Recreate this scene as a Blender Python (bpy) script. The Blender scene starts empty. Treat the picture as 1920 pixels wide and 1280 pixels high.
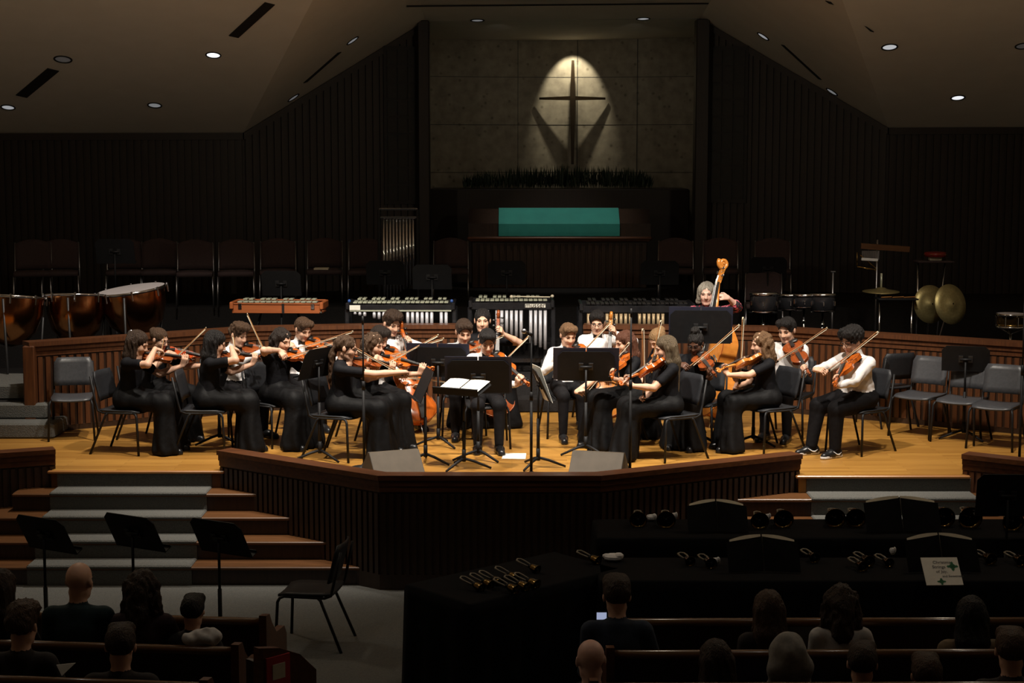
import bpy, math, random
import numpy as np
from mathutils import Vector, Matrix

random.seed(7)
scene = bpy.context.scene
COL = scene.collection
rad = math.radians

# ------------------------------------------------------------------ camera
FPX = 3100.0
CAM = Vector((0.0, -16.0, 3.05))
PITCH = math.atan(350.0 / FPX)
cam_d = bpy.data.cameras.new('camera')
cam_d.sensor_width = 36.0
cam_d.lens = FPX / 1920.0 * 36.0
cam_d.clip_end = 200
cam = bpy.data.objects.new('camera', cam_d)
cam.location = CAM
cam.rotation_euler = (math.pi / 2 - PITCH, 0, 0)
COL.objects.link(cam)
scene.camera = cam

# ------------------------------------------------------------------ world, lights, exposure
world = bpy.data.worlds.new('dim_hall')
scene.world = world
world.use_nodes = True
world.node_tree.nodes['Background'].inputs[0].default_value = (1.0, 0.82, 0.6, 1)
world.node_tree.nodes['Background'].inputs[1].default_value = 0.012
scene.view_settings.view_transform = 'Standard'
scene.view_settings.look = 'None'
scene.view_settings.exposure = 0.0
scene.view_settings.gamma = 1.0
scene.view_settings.use_curve_mapping = False


def spot(name, loc, target, energy, size, blend, col, radius=0.12):
    d = bpy.data.lights.new(name, 'SPOT')
    d.energy = energy
    d.spot_size = rad(size)
    d.spot_blend = blend
    d.color = col
    d.shadow_soft_size = radius
    o = bpy.data.objects.new(name, d)
    o.location = loc
    o.rotation_euler = (Vector(target) - Vector(loc)).to_track_quat('-Z', 'Y').to_euler()
    COL.objects.link(o)
    return o


WARM = (1.0, 0.91, 0.79)
for sx, sy, tx, ty, en in ((-3.4, 0.7, -3.7, 1.9, 820), (-1.8, -1.2, -1.7, 1.4, 1300), (0.0, -1.35, 0.0, 1.45, 1450), (1.9, -1.35, 1.9, 1.45, 1350), (3.9, -1.35, 3.6, 1.45, 950)):
    spot('stage_downlight', (sx, sy, 5.75), (tx, ty, 0.5), en, 88 if sy > 0 else 66, 0.6, WARM)
# dim fill spots added over the nave to lift pews, heads and carpet
for sx, sy in ((-3.0, -6.2), (0.2, -4.6), (4.2, -6.0)):
    spot('nave_fill', (sx, sy, 5.85), (sx, sy + 0.5, 0.0), 42, 110, 0.8, (1.0, 0.9, 0.78), 0.1)
# unseen point lights added above the stage front to brighten the ceiling
for sx in (-3.7, 4.3):
    d_ = bpy.data.lights.new('ceiling_fill', 'POINT')
    d_.energy = 76
    d_.color = (1.0, 0.86, 0.66)
    d_.shadow_soft_size = 0.2
    o_ = bpy.data.objects.new('ceiling_fill', d_)
    o_.location = (sx, -1.0, 4.1)
    COL.objects.link(o_)
# accent lamp that grazes the stone behind the cross
spot('cross_accent', (1.012, 11.83, 4.93), (1.03, 12.35, 4.19), 85, 66, 0.5, (1.0, 0.9, 0.68), 0.02)
# dim cans in the ceiling before the apse, one aimed at the pulpit
for sx in (-0.2, 1.9):
    spot('apse_downlight', (sx, 9.9, 4.98), (sx, 12.3, 2.6), 7, 120, 0.9, (1.0, 0.92, 0.78), 0.1)
spot('pulpit_downlight', (0.73, 8.3, 5.1), (0.73, 9.65, 2.0), 150, 48, 0.7, (1.0, 0.92, 0.8), 0.06)


# ------------------------------------------------------------------ projection helpers (photo pixel -> place in the room)
_fw = Vector((0, math.cos(PITCH), -math.sin(PITCH)))
_up = Vector((0, math.sin(PITCH), math.cos(PITCH)))


def ray(px, py):
    return _fw * FPX + Vector((1, 0, 0)) * (px - 960) + _up * (640 - py)


def onz(px, py, z=0.0):
    v = ray(px, py)
    return CAM + v * ((z - CAM.z) / v.z)


def ony(px, py, y):
    v = ray(px, py)
    return CAM + v * ((y - CAM.y) / v.y)


# ------------------------------------------------------------------ materials
def lin(r, g, b):
    f = lambda c: (c / 255 / 12.92) if c / 255 <= 0.04045 else ((c / 255 + 0.055) / 1.055) ** 2.4
    return (f(r), f(g), f(b))


def pm(name, c1, c2=None, scale=12.0, rough=0.6, metal=0.0, bump=0.0, stretch=(1, 1, 1), detail=3.0,
       spec=0.5, coat=0.0, wave=False, sheen=0.0, emit=None, estr=0.0):
    m = bpy.data.materials.new(name)
    m.use_nodes = True
    nt = m.node_tree
    b = nt.nodes['Principled BSDF']
    if c2 is None:
        c2 = tuple(x * 0.8 for x in c1)
    tc = nt.nodes.new('ShaderNodeTexCoord')
    mp = nt.nodes.new('ShaderNodeMapping')
    mp.inputs['Scale'].default_value = stretch
    nt.links.new(tc.outputs['Object'], mp.inputs[0])
    if wave:
        tx = nt.nodes.new('ShaderNodeTexWave')
        tx.inputs['Scale'].default_value = scale
        tx.inputs['Distortion'].default_value = 6.0
        tx.inputs['Detail'].default_value = detail
        fac = tx.outputs['Fac']
    else:
        tx = nt.nodes.new('ShaderNodeTexNoise')
        tx.inputs['Scale'].default_value = scale
        tx.inputs['Detail'].default_value = detail
        fac = tx.outputs['Fac']
    nt.links.new(mp.outputs[0], tx.inputs[0])
    rp = nt.nodes.new('ShaderNodeValToRGB')
    rp.color_ramp.elements[0].position = 0.3
    rp.color_ramp.elements[1].position = 0.7
    rp.color_ramp.elements[0].color = (*c1, 1)
    rp.color_ramp.elements[1].color = (*c2, 1)
    nt.links.new(fac, rp.inputs[0])
    nt.links.new(rp.outputs[0], b.inputs['Base Color'])
    b.inputs['Roughness'].default_value = rough
    b.inputs['Metallic'].default_value = metal
    b.inputs['Specular IOR Level'].default_value = spec
    b.inputs['Coat Weight'].default_value = coat
    b.inputs['Coat Roughness'].default_value = 0.12
    if sheen:
        b.inputs['Sheen Weight'].default_value = sheen
    if bump:
        bn = nt.nodes.new('ShaderNodeBump')
        bn.inputs['Strength'].default_value = bump
        bn.inputs['Distance'].default_value = 0.02
        nt.links.new(fac, bn.inputs['Height'])
        nt.links.new(bn.outputs[0], b.inputs['Normal'])
    if emit:
        b.inputs['Emission Color'].default_value = (*emit, 1)
        b.inputs['Emission Strength'].default_value = estr
    return m


M = {}


def floor_material():
    m = bpy.data.materials.new('honey_strip_floor')
    m.use_nodes = True
    nt = m.node_tree
    b = nt.nodes['Principled BSDF']
    tc = nt.nodes.new('ShaderNodeTexCoord')
    br = nt.nodes.new('ShaderNodeTexBrick')
    br.inputs['Scale'].default_value = 1.0
    br.inputs['Brick Width'].default_value = 1.1
    br.inputs['Row Height'].default_value = 0.085
    br.inputs['Mortar Size'].default_value = 0.0012
    br.inputs['Color1'].default_value = (0.47, 0.25, 0.058, 1)
    br.inputs['Color2'].default_value = (0.34, 0.165, 0.034, 1)
    br.inputs['Mortar'].default_value = (0.12, 0.05, 0.012, 1)
    nt.links.new(tc.outputs['Object'], br.inputs['Vector'])
    mp = nt.nodes.new('ShaderNodeMapping')
    mp.inputs['Scale'].default_value = (1.2, 16, 1)
    nt.links.new(tc.outputs['Object'], mp.inputs[0])
    nz = nt.nodes.new('ShaderNodeTexNoise')
    nz.inputs['Scale'].default_value = 2.5
    nz.inputs['Detail'].default_value = 5
    nt.links.new(mp.outputs[0], nz.inputs[0])
    mx = nt.nodes.new('ShaderNodeMix')
    mx.data_type = 'RGBA'
    mx.blend_type = 'MULTIPLY'
    rp = nt.nodes.new('ShaderNodeValToRGB')
    rp.color_ramp.elements[0].color = (0.62, 0.55, 0.45, 1)
    rp.color_ramp.elements[1].color = (1.1, 1.08, 1.0, 1)
    nt.links.new(nz.outputs['Fac'], rp.inputs[0])
    mx.inputs['Factor'].default_value = 0.8
    nt.links.new(br.outputs['Color'], mx.inputs['A'])
    nt.links.new(rp.outputs[0], mx.inputs['B'])
    nt.links.new(mx.outputs['Result'], b.inputs['Base Color'])
    b.inputs['Roughness'].default_value = 0.36
    b.inputs['Specular IOR Level'].default_value = 0.4
    return m


def stone_material():
    m = pm('mottled_stone', (0.34, 0.30, 0.22), (0.22, 0.19, 0.14), 7, 0.85, bump=0.15, detail=6)
    nt = m.node_tree
    b = nt.nodes['Principled BSDF']
    old = b.inputs['Base Color'].links[0].from_socket
    tc = nt.nodes.new('ShaderNodeTexCoord')
    v = nt.nodes.new('ShaderNodeTexVoronoi')
    v.inputs['Scale'].default_value = 6.5
    nt.links.new(tc.outputs['Object'], v.inputs['Vector'])
    rp = nt.nodes.new('ShaderNodeValToRGB')
    rp.color_ramp.elements[0].position = 0.06
    rp.color_ramp.elements[0].color = (0.45, 0.42, 0.38, 1)
    rp.color_ramp.elements[1].position = 0.22
    rp.color_ramp.elements[1].color = (1, 1, 1, 1)
    nt.links.new(v.outputs['Distance'], rp.inputs[0])
    mx = nt.nodes.new('ShaderNodeMix')
    mx.data_type = 'RGBA'
    mx.blend_type = 'MULTIPLY'
    mx.inputs['Factor'].default_value = 0.8
    nt.links.new(old, mx.inputs['A'])
    nt.links.new(rp.outputs[0], mx.inputs['B'])
    nt.links.new(mx.outputs['Result'], b.inputs['Base Color'])
    return m


M['floor'] = floor_material()
M['stone'] = stone_material()
M['plaster'] = pm('ceiling_plaster', (0.74, 0.68, 0.58), (0.70, 0.64, 0.54), 3, 0.9)
M['carpet'] = pm('grey_carpet', (0.125, 0.125, 0.115), (0.085, 0.085, 0.08), 90, 0.95, bump=0.4)
M['choircarpet'] = pm('dark_choir_carpet', (0.022, 0.020, 0.020), (0.015, 0.014, 0.014), 90, 0.95, bump=0.3, spec=0.1)
M['darkwood'] = pm('dark_walnut', (0.036, 0.016, 0.008), (0.018, 0.008, 0.004), 5, 0.42, stretch=(9, 9, 0.8), detail=5)
M['capwood'] = pm('reddish_cap_wood', (0.12, 0.042, 0.014), (0.062, 0.021, 0.008), 4, 0.33, stretch=(0.8, 9, 9), detail=5)
M['railwood'] = pm('reddish_rail_wood', (0.112, 0.039, 0.013), (0.06, 0.02, 0.0075), 5, 0.42, stretch=(9, 9, 0.8), detail=5)
M['stepwood'] = pm('step_tread_wood', (0.15, 0.064, 0.022), (0.095, 0.039, 0.014), 4, 0.35, stretch=(0.8, 9, 9), detail=5)
M['pewrail'] = pm('polished_pew_rail', (0.13, 0.06, 0.022), (0.09, 0.04, 0.015), 4, 0.22, stretch=(0.8, 9, 9), coat=0.4)
M['nosing'] = pm('nosing_wood', (0.42, 0.19, 0.055), (0.30, 0.12, 0.035), 4, 0.3, stretch=(0.8, 9, 9))
M['wallwood'] = pm('wall_walnut', (0.020, 0.010, 0.005), (0.009, 0.0045, 0.003), 5, 0.5, stretch=(9, 9, 0.8), detail=5)
M['blackmetal'] = pm('black_metal', (0.008, 0.008, 0.009), (0.012, 0.012, 0.013), 30, 0.5, spec=0.25)
M['standblack'] = pm('stand_black', (0.006, 0.006, 0.007), (0.009, 0.009, 0.010), 20, 0.6, spec=0.25)
M['chairblack'] = pm('chair_polymer', (0.018, 0.019, 0.022), (0.013, 0.014, 0.017), 40, 0.5, bump=0.05, spec=0.3)
M['chairgrey'] = pm('chair_grey_polymer', (0.055, 0.057, 0.064), (0.042, 0.044, 0.05), 40, 0.42, bump=0.05)
M['steeldark'] = pm('dark_steel', (0.05, 0.05, 0.052), (0.04, 0.04, 0.042), 14, 0.45, 0.6)
M['chrome'] = pm('chrome', (0.75, 0.76, 0.8), (0.68, 0.69, 0.72), 10, 0.12, 1.0)
M['steel'] = pm('dull_steel', (0.42, 0.42, 0.44), (0.34, 0.34, 0.36), 14, 0.35, 1.0)
M['alu'] = pm('resonator_aluminium', (0.62, 0.62, 0.66), (0.52, 0.52, 0.56), 14, 0.42, 0.35)
M['tan'] = pm('tan_resonator', (0.45, 0.34, 0.20), (0.36, 0.26, 0.15), 14, 0.45, 0.3)
M['copper'] = pm('copper_bowl', (0.55, 0.24, 0.09), (0.42, 0.17, 0.06), 6, 0.2, 1.0)
M['bellbrass'] = pm('bell_bronze', (0.16, 0.10, 0.032), (0.11, 0.07, 0.022), 8, 0.13, 1.0)
M['handle'] = pm('bell_handle', (0.20, 0.17, 0.12), (0.16, 0.13, 0.09), 12, 0.4)
M['brass'] = pm('brass', (0.55, 0.36, 0.12), (0.45, 0.28, 0.09), 8, 0.16, 1.0)
M['cymbal'] = pm('cymbal_bronze', (0.42, 0.35, 0.16), (0.32, 0.26, 0.11), 40, 0.45, 0.8)
M['drumhead'] = pm('drum_head', (0.50, 0.46, 0.47), (0.46, 0.42, 0.43), 5, 0.6)
M['blackgloss'] = pm('black_gloss', (0.012, 0.012, 0.014), (0.02, 0.02, 0.022), 8, 0.15)
M['casewood'] = pm('orange_case', (0.40, 0.115, 0.035), (0.33, 0.09, 0.028), 5, 0.4, stretch=(1, 9, 9))
M['palebar'] = pm('pale_bar', (0.50, 0.52, 0.40), (0.42, 0.44, 0.34), 20, 0.35, 0.3)
M['redwood'] = pm('red_lacquer', (0.22, 0.015, 0.012), (0.16, 0.01, 0.008), 6, 0.25)
M['paper'] = pm('paper', (0.78, 0.76, 0.68), (0.72, 0.70, 0.62), 18, 0.8)
M['creampaper'] = pm('cream_paper', (0.62, 0.56, 0.42), (0.56, 0.50, 0.38), 18, 0.8)
M['ink'] = pm('ink', (0.06, 0.05, 0.05), (0.09, 0.08, 0.08), 30, 0.8)
M['green'] = pm('print_green', (0.03, 0.16, 0.07), (0.04, 0.2, 0.09), 30, 0.8)
M['teal'] = pm('teal_cloth', (0.02, 0.27, 0.235), (0.016, 0.23, 0.205), 5, 0.75, sheen=0.2)
M['leaf'] = pm('leaf_green', (0.018, 0.035, 0.012), (0.010, 0.02, 0.007), 8, 0.6)
M['varnish'] = pm('orange_varnish', (0.50, 0.115, 0.012), (0.38, 0.075, 0.008), 7, 0.24, stretch=(14, 2, 2), coat=0.5)
M['varnish2'] = pm('brown_varnish', (0.27, 0.062, 0.014), (0.19, 0.04, 0.009), 7, 0.24, stretch=(14, 2, 2), coat=0.5)
M['varnish3'] = pm('red_varnish', (0.50, 0.062, 0.012), (0.36, 0.04, 0.009), 7, 0.22, stretch=(14, 2, 2), coat=0.5)
M['honey'] = pm('honey_varnish', (0.55, 0.21, 0.035), (0.42, 0.14, 0.022), 5, 0.27, stretch=(14, 2, 2), coat=0.4)
M['ebony'] = pm('ebony', (0.014, 0.013, 0.013), (0.02, 0.018, 0.017), 20, 0.35)
M['bowwood'] = pm('bow_wood', (0.34, 0.15, 0.05), (0.26, 0.11, 0.035), 30, 0.35)
M['bowhair'] = pm('bow_hair', (0.72, 0.66, 0.5), (0.66, 0.6, 0.45), 50, 0.7)
M['string'] = pm('string_steel', (0.55, 0.55, 0.55), (0.45, 0.45, 0.45), 50, 0.35, 0.8)
M['shirt'] = pm('white_shirt', (0.74, 0.71, 0.70), (0.68, 0.65, 0.645), 14, 0.8, bump=0.25)
M['blackcloth'] = pm('black_satin', (0.0035, 0.0035, 0.004), (0.005, 0.005, 0.0057), 18, 0.65, bump=0.2, spec=0.14)
M['blacktop'] = pm('black_top', (0.0042, 0.0042, 0.0055), (0.006, 0.006, 0.008), 22, 0.75, bump=0.2, spec=0.14)
M['trousers'] = pm('charcoal_trousers', (0.005, 0.0045, 0.0055), (0.0075, 0.007, 0.008), 26, 0.8, bump=0.15, spec=0.14)
M['shoe'] = pm('black_shoe', (0.008, 0.008, 0.009), (0.012, 0.012, 0.013), 20, 0.28)
M['white'] = pm('white_rubber', (0.75, 0.75, 0.75), (0.68, 0.68, 0.68), 20, 0.6)
M['eye'] = pm('dark_eye', (0.022, 0.013, 0.01), (0.03, 0.018, 0.013), 60, 0.35)
M['lip'] = pm('lip', (0.50, 0.23, 0.18), (0.46, 0.21, 0.165), 40, 0.5)
M['wedge'] = pm('speaker_paint', (0.075, 0.058, 0.04), (0.058, 0.045, 0.03), 9, 0.7)
M['grille'] = pm('speaker_side', (0.018, 0.015, 0.012), (0.028, 0.022, 0.017), 50, 0.7)
M['mauve'] = pm('mauve_fabric', (0.062, 0.042, 0.043), (0.048, 0.033, 0.034), 45, 0.9, spec=0.2)
M['blackdrape'] = pm('black_drape', (0.004, 0.004, 0.0045), (0.006, 0.006, 0.007), 10, 0.95, spec=0.1)
M['glass'] = pm('dull_glass', (0.024, 0.022, 0.018), (0.014, 0.014, 0.012), 6, 0.45, spec=0.25)
M['lead'] = pm('lead_came', (0.01, 0.01, 0.01), (0.015, 0.014, 0.013), 20, 0.6)
M['slot'] = pm('slot_black', (0.012, 0.009, 0.006), (0.016, 0.012, 0.008), 9, 0.8)
M['crossgold'] = pm('cross_bronze', (0.032, 0.019, 0.006), (0.022, 0.012, 0.004), 9, 0.5, 0.0, spec=0.3)
M['bluedark'] = pm('navy_folder', (0.010, 0.012, 0.028), (0.014, 0.016, 0.034), 12, 0.6)
M['redplacard'] = pm('red_placard', (0.42, 0.02, 0.03), (0.36, 0.018, 0.024), 12, 0.6)


def skin(n, c):
    return pm('skin_' + n, c, tuple(x * 0.9 for x in c), 16, 0.5, spec=0.35)


M['skin_light'] = skin('light', (0.66, 0.39, 0.27))
M['skin_pink'] = skin('pink', (0.68, 0.41, 0.32))
M['skin_tan'] = skin('tan', (0.50, 0.27, 0.16))
M['skin_dark'] = skin('dark', (0.085, 0.036, 0.020))


def hairm(n, c, c2):
    return pm('hair_' + n, c, c2, 34, 0.55, stretch=(4, 4, 0.4), bump=1.0, detail=5, spec=0.3)


M['h_dark'] = hairm('dark', (0.014, 0.009, 0.007), (0.022, 0.014, 0.010))
M['h_black'] = hairm('black', (0.008, 0.007, 0.007), (0.014, 0.011, 0.010))
M['h_brown'] = hairm('brown', (0.050, 0.026, 0.014), (0.085, 0.047, 0.025))
M['h_dkbrown'] = hairm('dark_brown', (0.028, 0.015, 0.009), (0.045, 0.025, 0.014))
M['h_lightbrown'] = hairm('light_brown', (0.115, 0.062, 0.030), (0.18, 0.10, 0.05))
M['h_blond'] = hairm('blond', (0.30, 0.18, 0.085), (0.22, 0.125, 0.055))
M['h_ash'] = hairm('ash', (0.060, 0.042, 0.026), (0.13, 0.095, 0.055))
M['h_grey'] = hairm('grey', (0.36, 0.32, 0.26), (0.22, 0.20, 0.17))
M['h_chestnut'] = hairm('chestnut', (0.075, 0.026, 0.014), (0.11, 0.042, 0.022))


# ------------------------------------------------------------------ object helpers
def tag(o, label=None, cat=None, group=None, kind=None):
    if label:
        o['label'] = label
    if cat:
        o['category'] = cat
    if group:
        o['group'] = group
    if kind:
        o['kind'] = kind
    return o


def empty(name, loc=(0, 0, 0), rz=0.0, label=None, cat=None, group=None):
    o = bpy.data.objects.new(name, None)
    o.empty_display_size = 0.1
    o.location = loc
    o.rotation_euler = (0, 0, rz)
    COL.objects.link(o)
    return tag(o, label, cat, group)


def link(name, me, parent=None, loc=None, rz=None, scale=None, mw=None):
    o = bpy.data.objects.new(name, me)
    COL.objects.link(o)
    if parent:
        o.parent = parent
    if loc is not None:
        o.location = loc
    if rz is not None:
        o.rotation_euler = (0, 0, rz)
    if scale is not None:
        o.scale = scale
    if mw is not None:
        o.matrix_basis = mw
    return o


def copy_tree(o, parent=None):
    c = o.copy()
    COL.objects.link(c)
    if parent:
        c.parent = parent
    for ch in list(o.children):
        copy_tree(ch, c)
    return c


def relabel(o, label):
    o['label'] = label
    return o


class MB:
    def __init__(s):
        s.v = []
        s.f = []
        s.m = []
        s.mi = 0

    def add(s, vs, fs):
        n = len(s.v)
        s.v += [tuple(v) for v in vs]
        s.f += [tuple(i + n for i in f) for f in fs]
        s.m += [s.mi] * len(fs)
        return s

    def box(s, c, size, R=None, taper=1.0):
        hx, hy, hz = size[0] / 2, size[1] / 2, size[2] / 2
        vs = []
        for z in (-hz, hz):
            t = taper if z > 0 else 1.0
            for x, y in ((-hx, -hy), (hx, -hy), (hx, hy), (-hx, hy)):
                p = Vector((x * t, y * t, z))
                if R is not None:
                    p = R @ p
                vs.append(p + Vector(c))
        return s.add(vs, [(3, 2, 1, 0), (4, 5, 6, 7), (0, 1, 5, 4), (1, 2, 6, 5), (2, 3, 7, 6), (3, 0, 4, 7)])

    def bbox(s, c, size, bev=0.01, R=None):
        """box with chamfered vertical and horizontal edges"""
        hx, hy, hz = size[0] / 2, size[1] / 2, size[2] / 2
        b = min(bev, hx * 0.9, hy * 0.9, hz * 0.9)
        prof = [(hz, b), (hz - b, 0), (-hz + b, 0), (-hz, b)]
        vs = []
        for z, i in prof:
            for x, y in ((-hx + i, -hy + i + (b if i == 0 else 0)), (-hx + i + b, -hy + i), (hx - i - b, -hy + i), (hx - i, -hy + i + b),
                         (hx - i, hy - i - b), (hx - i - b, hy - i), (-hx + i + b, hy - i), (-hx + i, hy - i - b)):
                p = Vector((x, y, z))
                if R is not None:
                    p = R @ p
                vs.append(p + Vector(c))
        fs = [tuple(range(8)), tuple(range(31, 23, -1))]
        for r in range(3):
            for k in range(8):
                a, bq = r * 8 + k, r * 8 + (k + 1) % 8
                fs.append((a + 8, bq + 8, bq, a))
        return s.add(vs, fs)

    def tube(s, pts, r, n=8, cap=True):
        pts = [Vector(p) for p in pts]
        rs = r if isinstance(r, (list, tuple)) else [r] * len(pts)
        vs = []
        fs = []
        prev = None
        for i, p in enumerate(pts):
            if i == 0:
                t = pts[1] - p
            elif i == len(pts) - 1:
                t = p - pts[i - 1]
            else:
                t = (pts[i + 1] - p).normalized() + (p - pts[i - 1]).normalized()
            if t.length < 1e-9:
                t = Vector((0, 0, 1))
            t.normalize()
            if prev is None:
                a = Vector((0, 0, 1)) if abs(t.z) < 0.9 else Vector((1, 0, 0))
                u = t.cross(a).normalized()
            else:
                u = (prev - t * prev.dot(t))
                if u.length < 1e-6:
                    u = t.orthogonal()
                u.normalize()
            prev = u
            w = t.cross(u)
            for k in range(n):
                a = 2 * math.pi * k / n
                vs.append(p + (u * math.cos(a) + w * math.sin(a)) * rs[i])
        for i in range(len(pts) - 1):
            for k in range(n):
                fs.append((i * n + k, i * n + (k + 1) % n, (i + 1) * n + (k + 1) % n, (i + 1) * n + k))
        if cap:
            fs.append(tuple(range(n - 1, -1, -1)))
            fs.append(tuple(range((len(pts) - 1) * n, len(pts) * n)))
        return s.add(vs, fs)

    def lathe(s, prof, n=24, c=(0, 0, 0), R=None, cap0=True, cap1=True):
        vs = []
        fs = []
        for r, z in prof:
            for k in range(n):
                a = 2 * math.pi * k / n
                p = Vector((r * math.cos(a), r * math.sin(a), z))
                if R is not None:
                    p = R @ p
                vs.append(p + Vector(c))
        for i in range(len(prof) - 1):
            for k in range(n):
                fs.append((i * n + k, i * n + (k + 1) % n, (i + 1) * n + (k + 1) % n, (i + 1) * n + k))
        if cap0:
            fs.append(tuple(range(n - 1, -1, -1)))
        if cap1:
            fs.append(tuple(range((len(prof) - 1) * n, len(prof) * n)))
        return s.add(vs, fs)

    def prism(s, poly, z0, z1):
        """poly: list of xy, extruded in z (z0/z1 numbers or per-vertex lists)"""
        n = len(poly)
        a0 = z0 if isinstance(z0, (list, tuple)) else [z0] * n
        a1 = z1 if isinstance(z1, (list, tuple)) else [z1] * n
        ar = sum(poly[i][0] * poly[(i + 1) % n][1] - poly[(i + 1) % n][0] * poly[i][1] for i in range(n))
        idx = list(range(n)) if ar > 0 else list(range(n - 1, -1, -1))
        P = [poly[i] for i in idx]
        a0 = [a0[i] for i in idx]
        a1 = [a1[i] for i in idx]
        vs = [(p[0], p[1], a0[i]) for i, p in enumerate(P)] + [(p[0], p[1], a1[i]) for i, p in enumerate(P)]
        fs = [tuple(range(n - 1, -1, -1)), tuple(range(n, 2 * n))]
        for i in range(n):
            j = (i + 1) % n
            fs.append((i, j, j + n, i + n))
        return s.add(vs, fs)

    def ell(s, c, r, R=None, nu=10, nv=6):
        vs = []
        fs = []
        for i in range(nv + 1):
            th = math.pi * i / nv
            for k in range(nu):
                a = 2 * math.pi * k / nu
                p = Vector((r[0] * math.sin(th) * math.cos(a), r[1] * math.sin(th) * math.sin(a), -r[2] * math.cos(th)))
                if R is not None:
                    p = R @ p
                vs.append(p + Vector(c))
        for i in range(nv):
            for k in range(nu):
                fs.append((i * nu + k, i * nu + (k + 1) % nu, (i + 1) * nu + (k + 1) % nu, (i + 1) * nu + k))
        return s.add(vs, fs)

    def sheet(s, P, th=0.004):
        """P: 2d list of points -> thin solid sheet"""
        nr, nc = len(P), len(P[0])
        P = [[Vector(p) for p in row] for row in P]
        nrm = (P[0][-1] - P[0][0]).cross(P[-1][0] - P[0][0])
        nrm = nrm.normalized() * th / 2
        vs = [p + nrm for row in P for p in row] + [p - nrm for row in P for p in row]
        fs = []
        N = nr * nc
        for i in range(nr - 1):
            for j in range(nc - 1):
                a = i * nc + j
                fs.append((a, a + 1, a + nc + 1, a + nc))
                fs.append((N + a, N + a + nc, N + a + nc + 1, N + a + 1))
        bd = [j for j in range(nc)] + [i * nc + nc - 1 for i in range(1, nr)] + [(nr - 1) * nc + j for j in range(nc - 2, -1, -1)] + [i * nc for i in range(nr - 2, 0, -1)]
        for k in range(len(bd)):
            a, b = bd[k], bd[(k + 1) % len(bd)]
            fs.append((b, a, a + N, b + N))
        return s.add(vs, fs)

    def mesh(s, name, mats, smooth=False):
        me = bpy.data.meshes.new(name)
        me.from_pydata(s.v, [], s.f)
        for m in (mats if isinstance(mats, (list, tuple)) else [mats]):
            me.materials.append(m)
        if any(s.m):
            me.polygons.foreach_set('material_index', s.m)
        if smooth:
            me.polygons.foreach_set('use_smooth', [len(f) < 7 for f in s.f])
        me.update()
        return me

    def build(s, name, mats, parent=None, smooth=False, loc=None, rz=None):
        return link(name, s.mesh(name, mats, smooth), parent, loc, rz)


def Rz(a):
    return Matrix.Rotation(a, 3, 'Z')


def Rx(a):
    return Matrix.Rotation(a, 3, 'X')


def Ry(a):
    return Matrix.Rotation(a, 3, 'Y')


def frame(x, y, z, o):
    return Matrix(((x[0], y[0], z[0], o[0]), (x[1], y[1], z[1], o[1]), (x[2], y[2], z[2], o[2]), (0, 0, 0, 1)))


UNIT_BOX = {}


def unit_box(mat):
    if mat.name not in UNIT_BOX:
        UNIT_BOX[mat.name] = MB().box((0, 0, 0), (1, 1, 1)).mesh('piece_' + mat.name, mat)
    return UNIT_BOX[mat.name]

# ================================================================== THE SETTING
GZ = -0.85            # nave floor below the stage
T1, T2, T3 = 0.34, 0.62, 1.0


def struct(o):
    o['kind'] = 'structure'
    return o


# nave floor: flat by the stage, then rising gently under the pews
bm = MB()
bm.prism([(-9, -4.7), (9, -4.7), (9, 1), (-9, 1)], GZ - 0.1, GZ)
bm.prism([(-9, -18), (9, -18), (9, -4.7), (-9, -4.7)], GZ - 0.1, [GZ + 0.065 * 13.3, GZ + 0.065 * 13.3, GZ, GZ])
struct(bm.build('floor', M['carpet']))


def nave_z(y):
    return GZ + max(0.0, (-4.7 - y)) * 0.065


# stage platform (polygon follows the low walls)
cw = [onz(412, 843, 0.2), onz(712, 890, 0.2), onz(1125, 890, 0.2), onz(1500, 850, 0.2)]
lw = [onz(-460, 892, 0.2), onz(0, 848, 0.2), onz(103, 841, 0.2)]
rw = [onz(1806, 850, 0.2), onz(1960, 867, 0.2), onz(2420, 930, 0.2)]
yl = onz(260, 882, 0).y
yr = onz(1650, 891, 0).y
poly = [(lw[0].x, lw[0].y + 0.06), (lw[1].x, lw[1].y + 0.06), (lw[2].x - 0.02, lw[2].y + 0.06), (lw[2].x - 0.02, yl), (cw[0].x + 0.02, yl), (cw[0].x + 0.02, cw[0].y + 0.07)]
poly += [(cw[1].x, cw[1].y + 0.07), (cw[2].x, cw[2].y + 0.07), (cw[3].x - 0.02, cw[3].y + 0.07), (cw[3].x - 0.02, yr), (rw[0].x + 0.02, yr), (rw[0].x + 0.02, rw[0].y + 0.06), (rw[1].x, rw[1].y + 0.06),
         (rw[2].x, rw[2].y + 0.06), (rw[2].x, 9), (lw[0].x, 9)]
struct(MB().prism(poly, GZ, 0.0).build('floor_stage', M['floor']))


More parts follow.
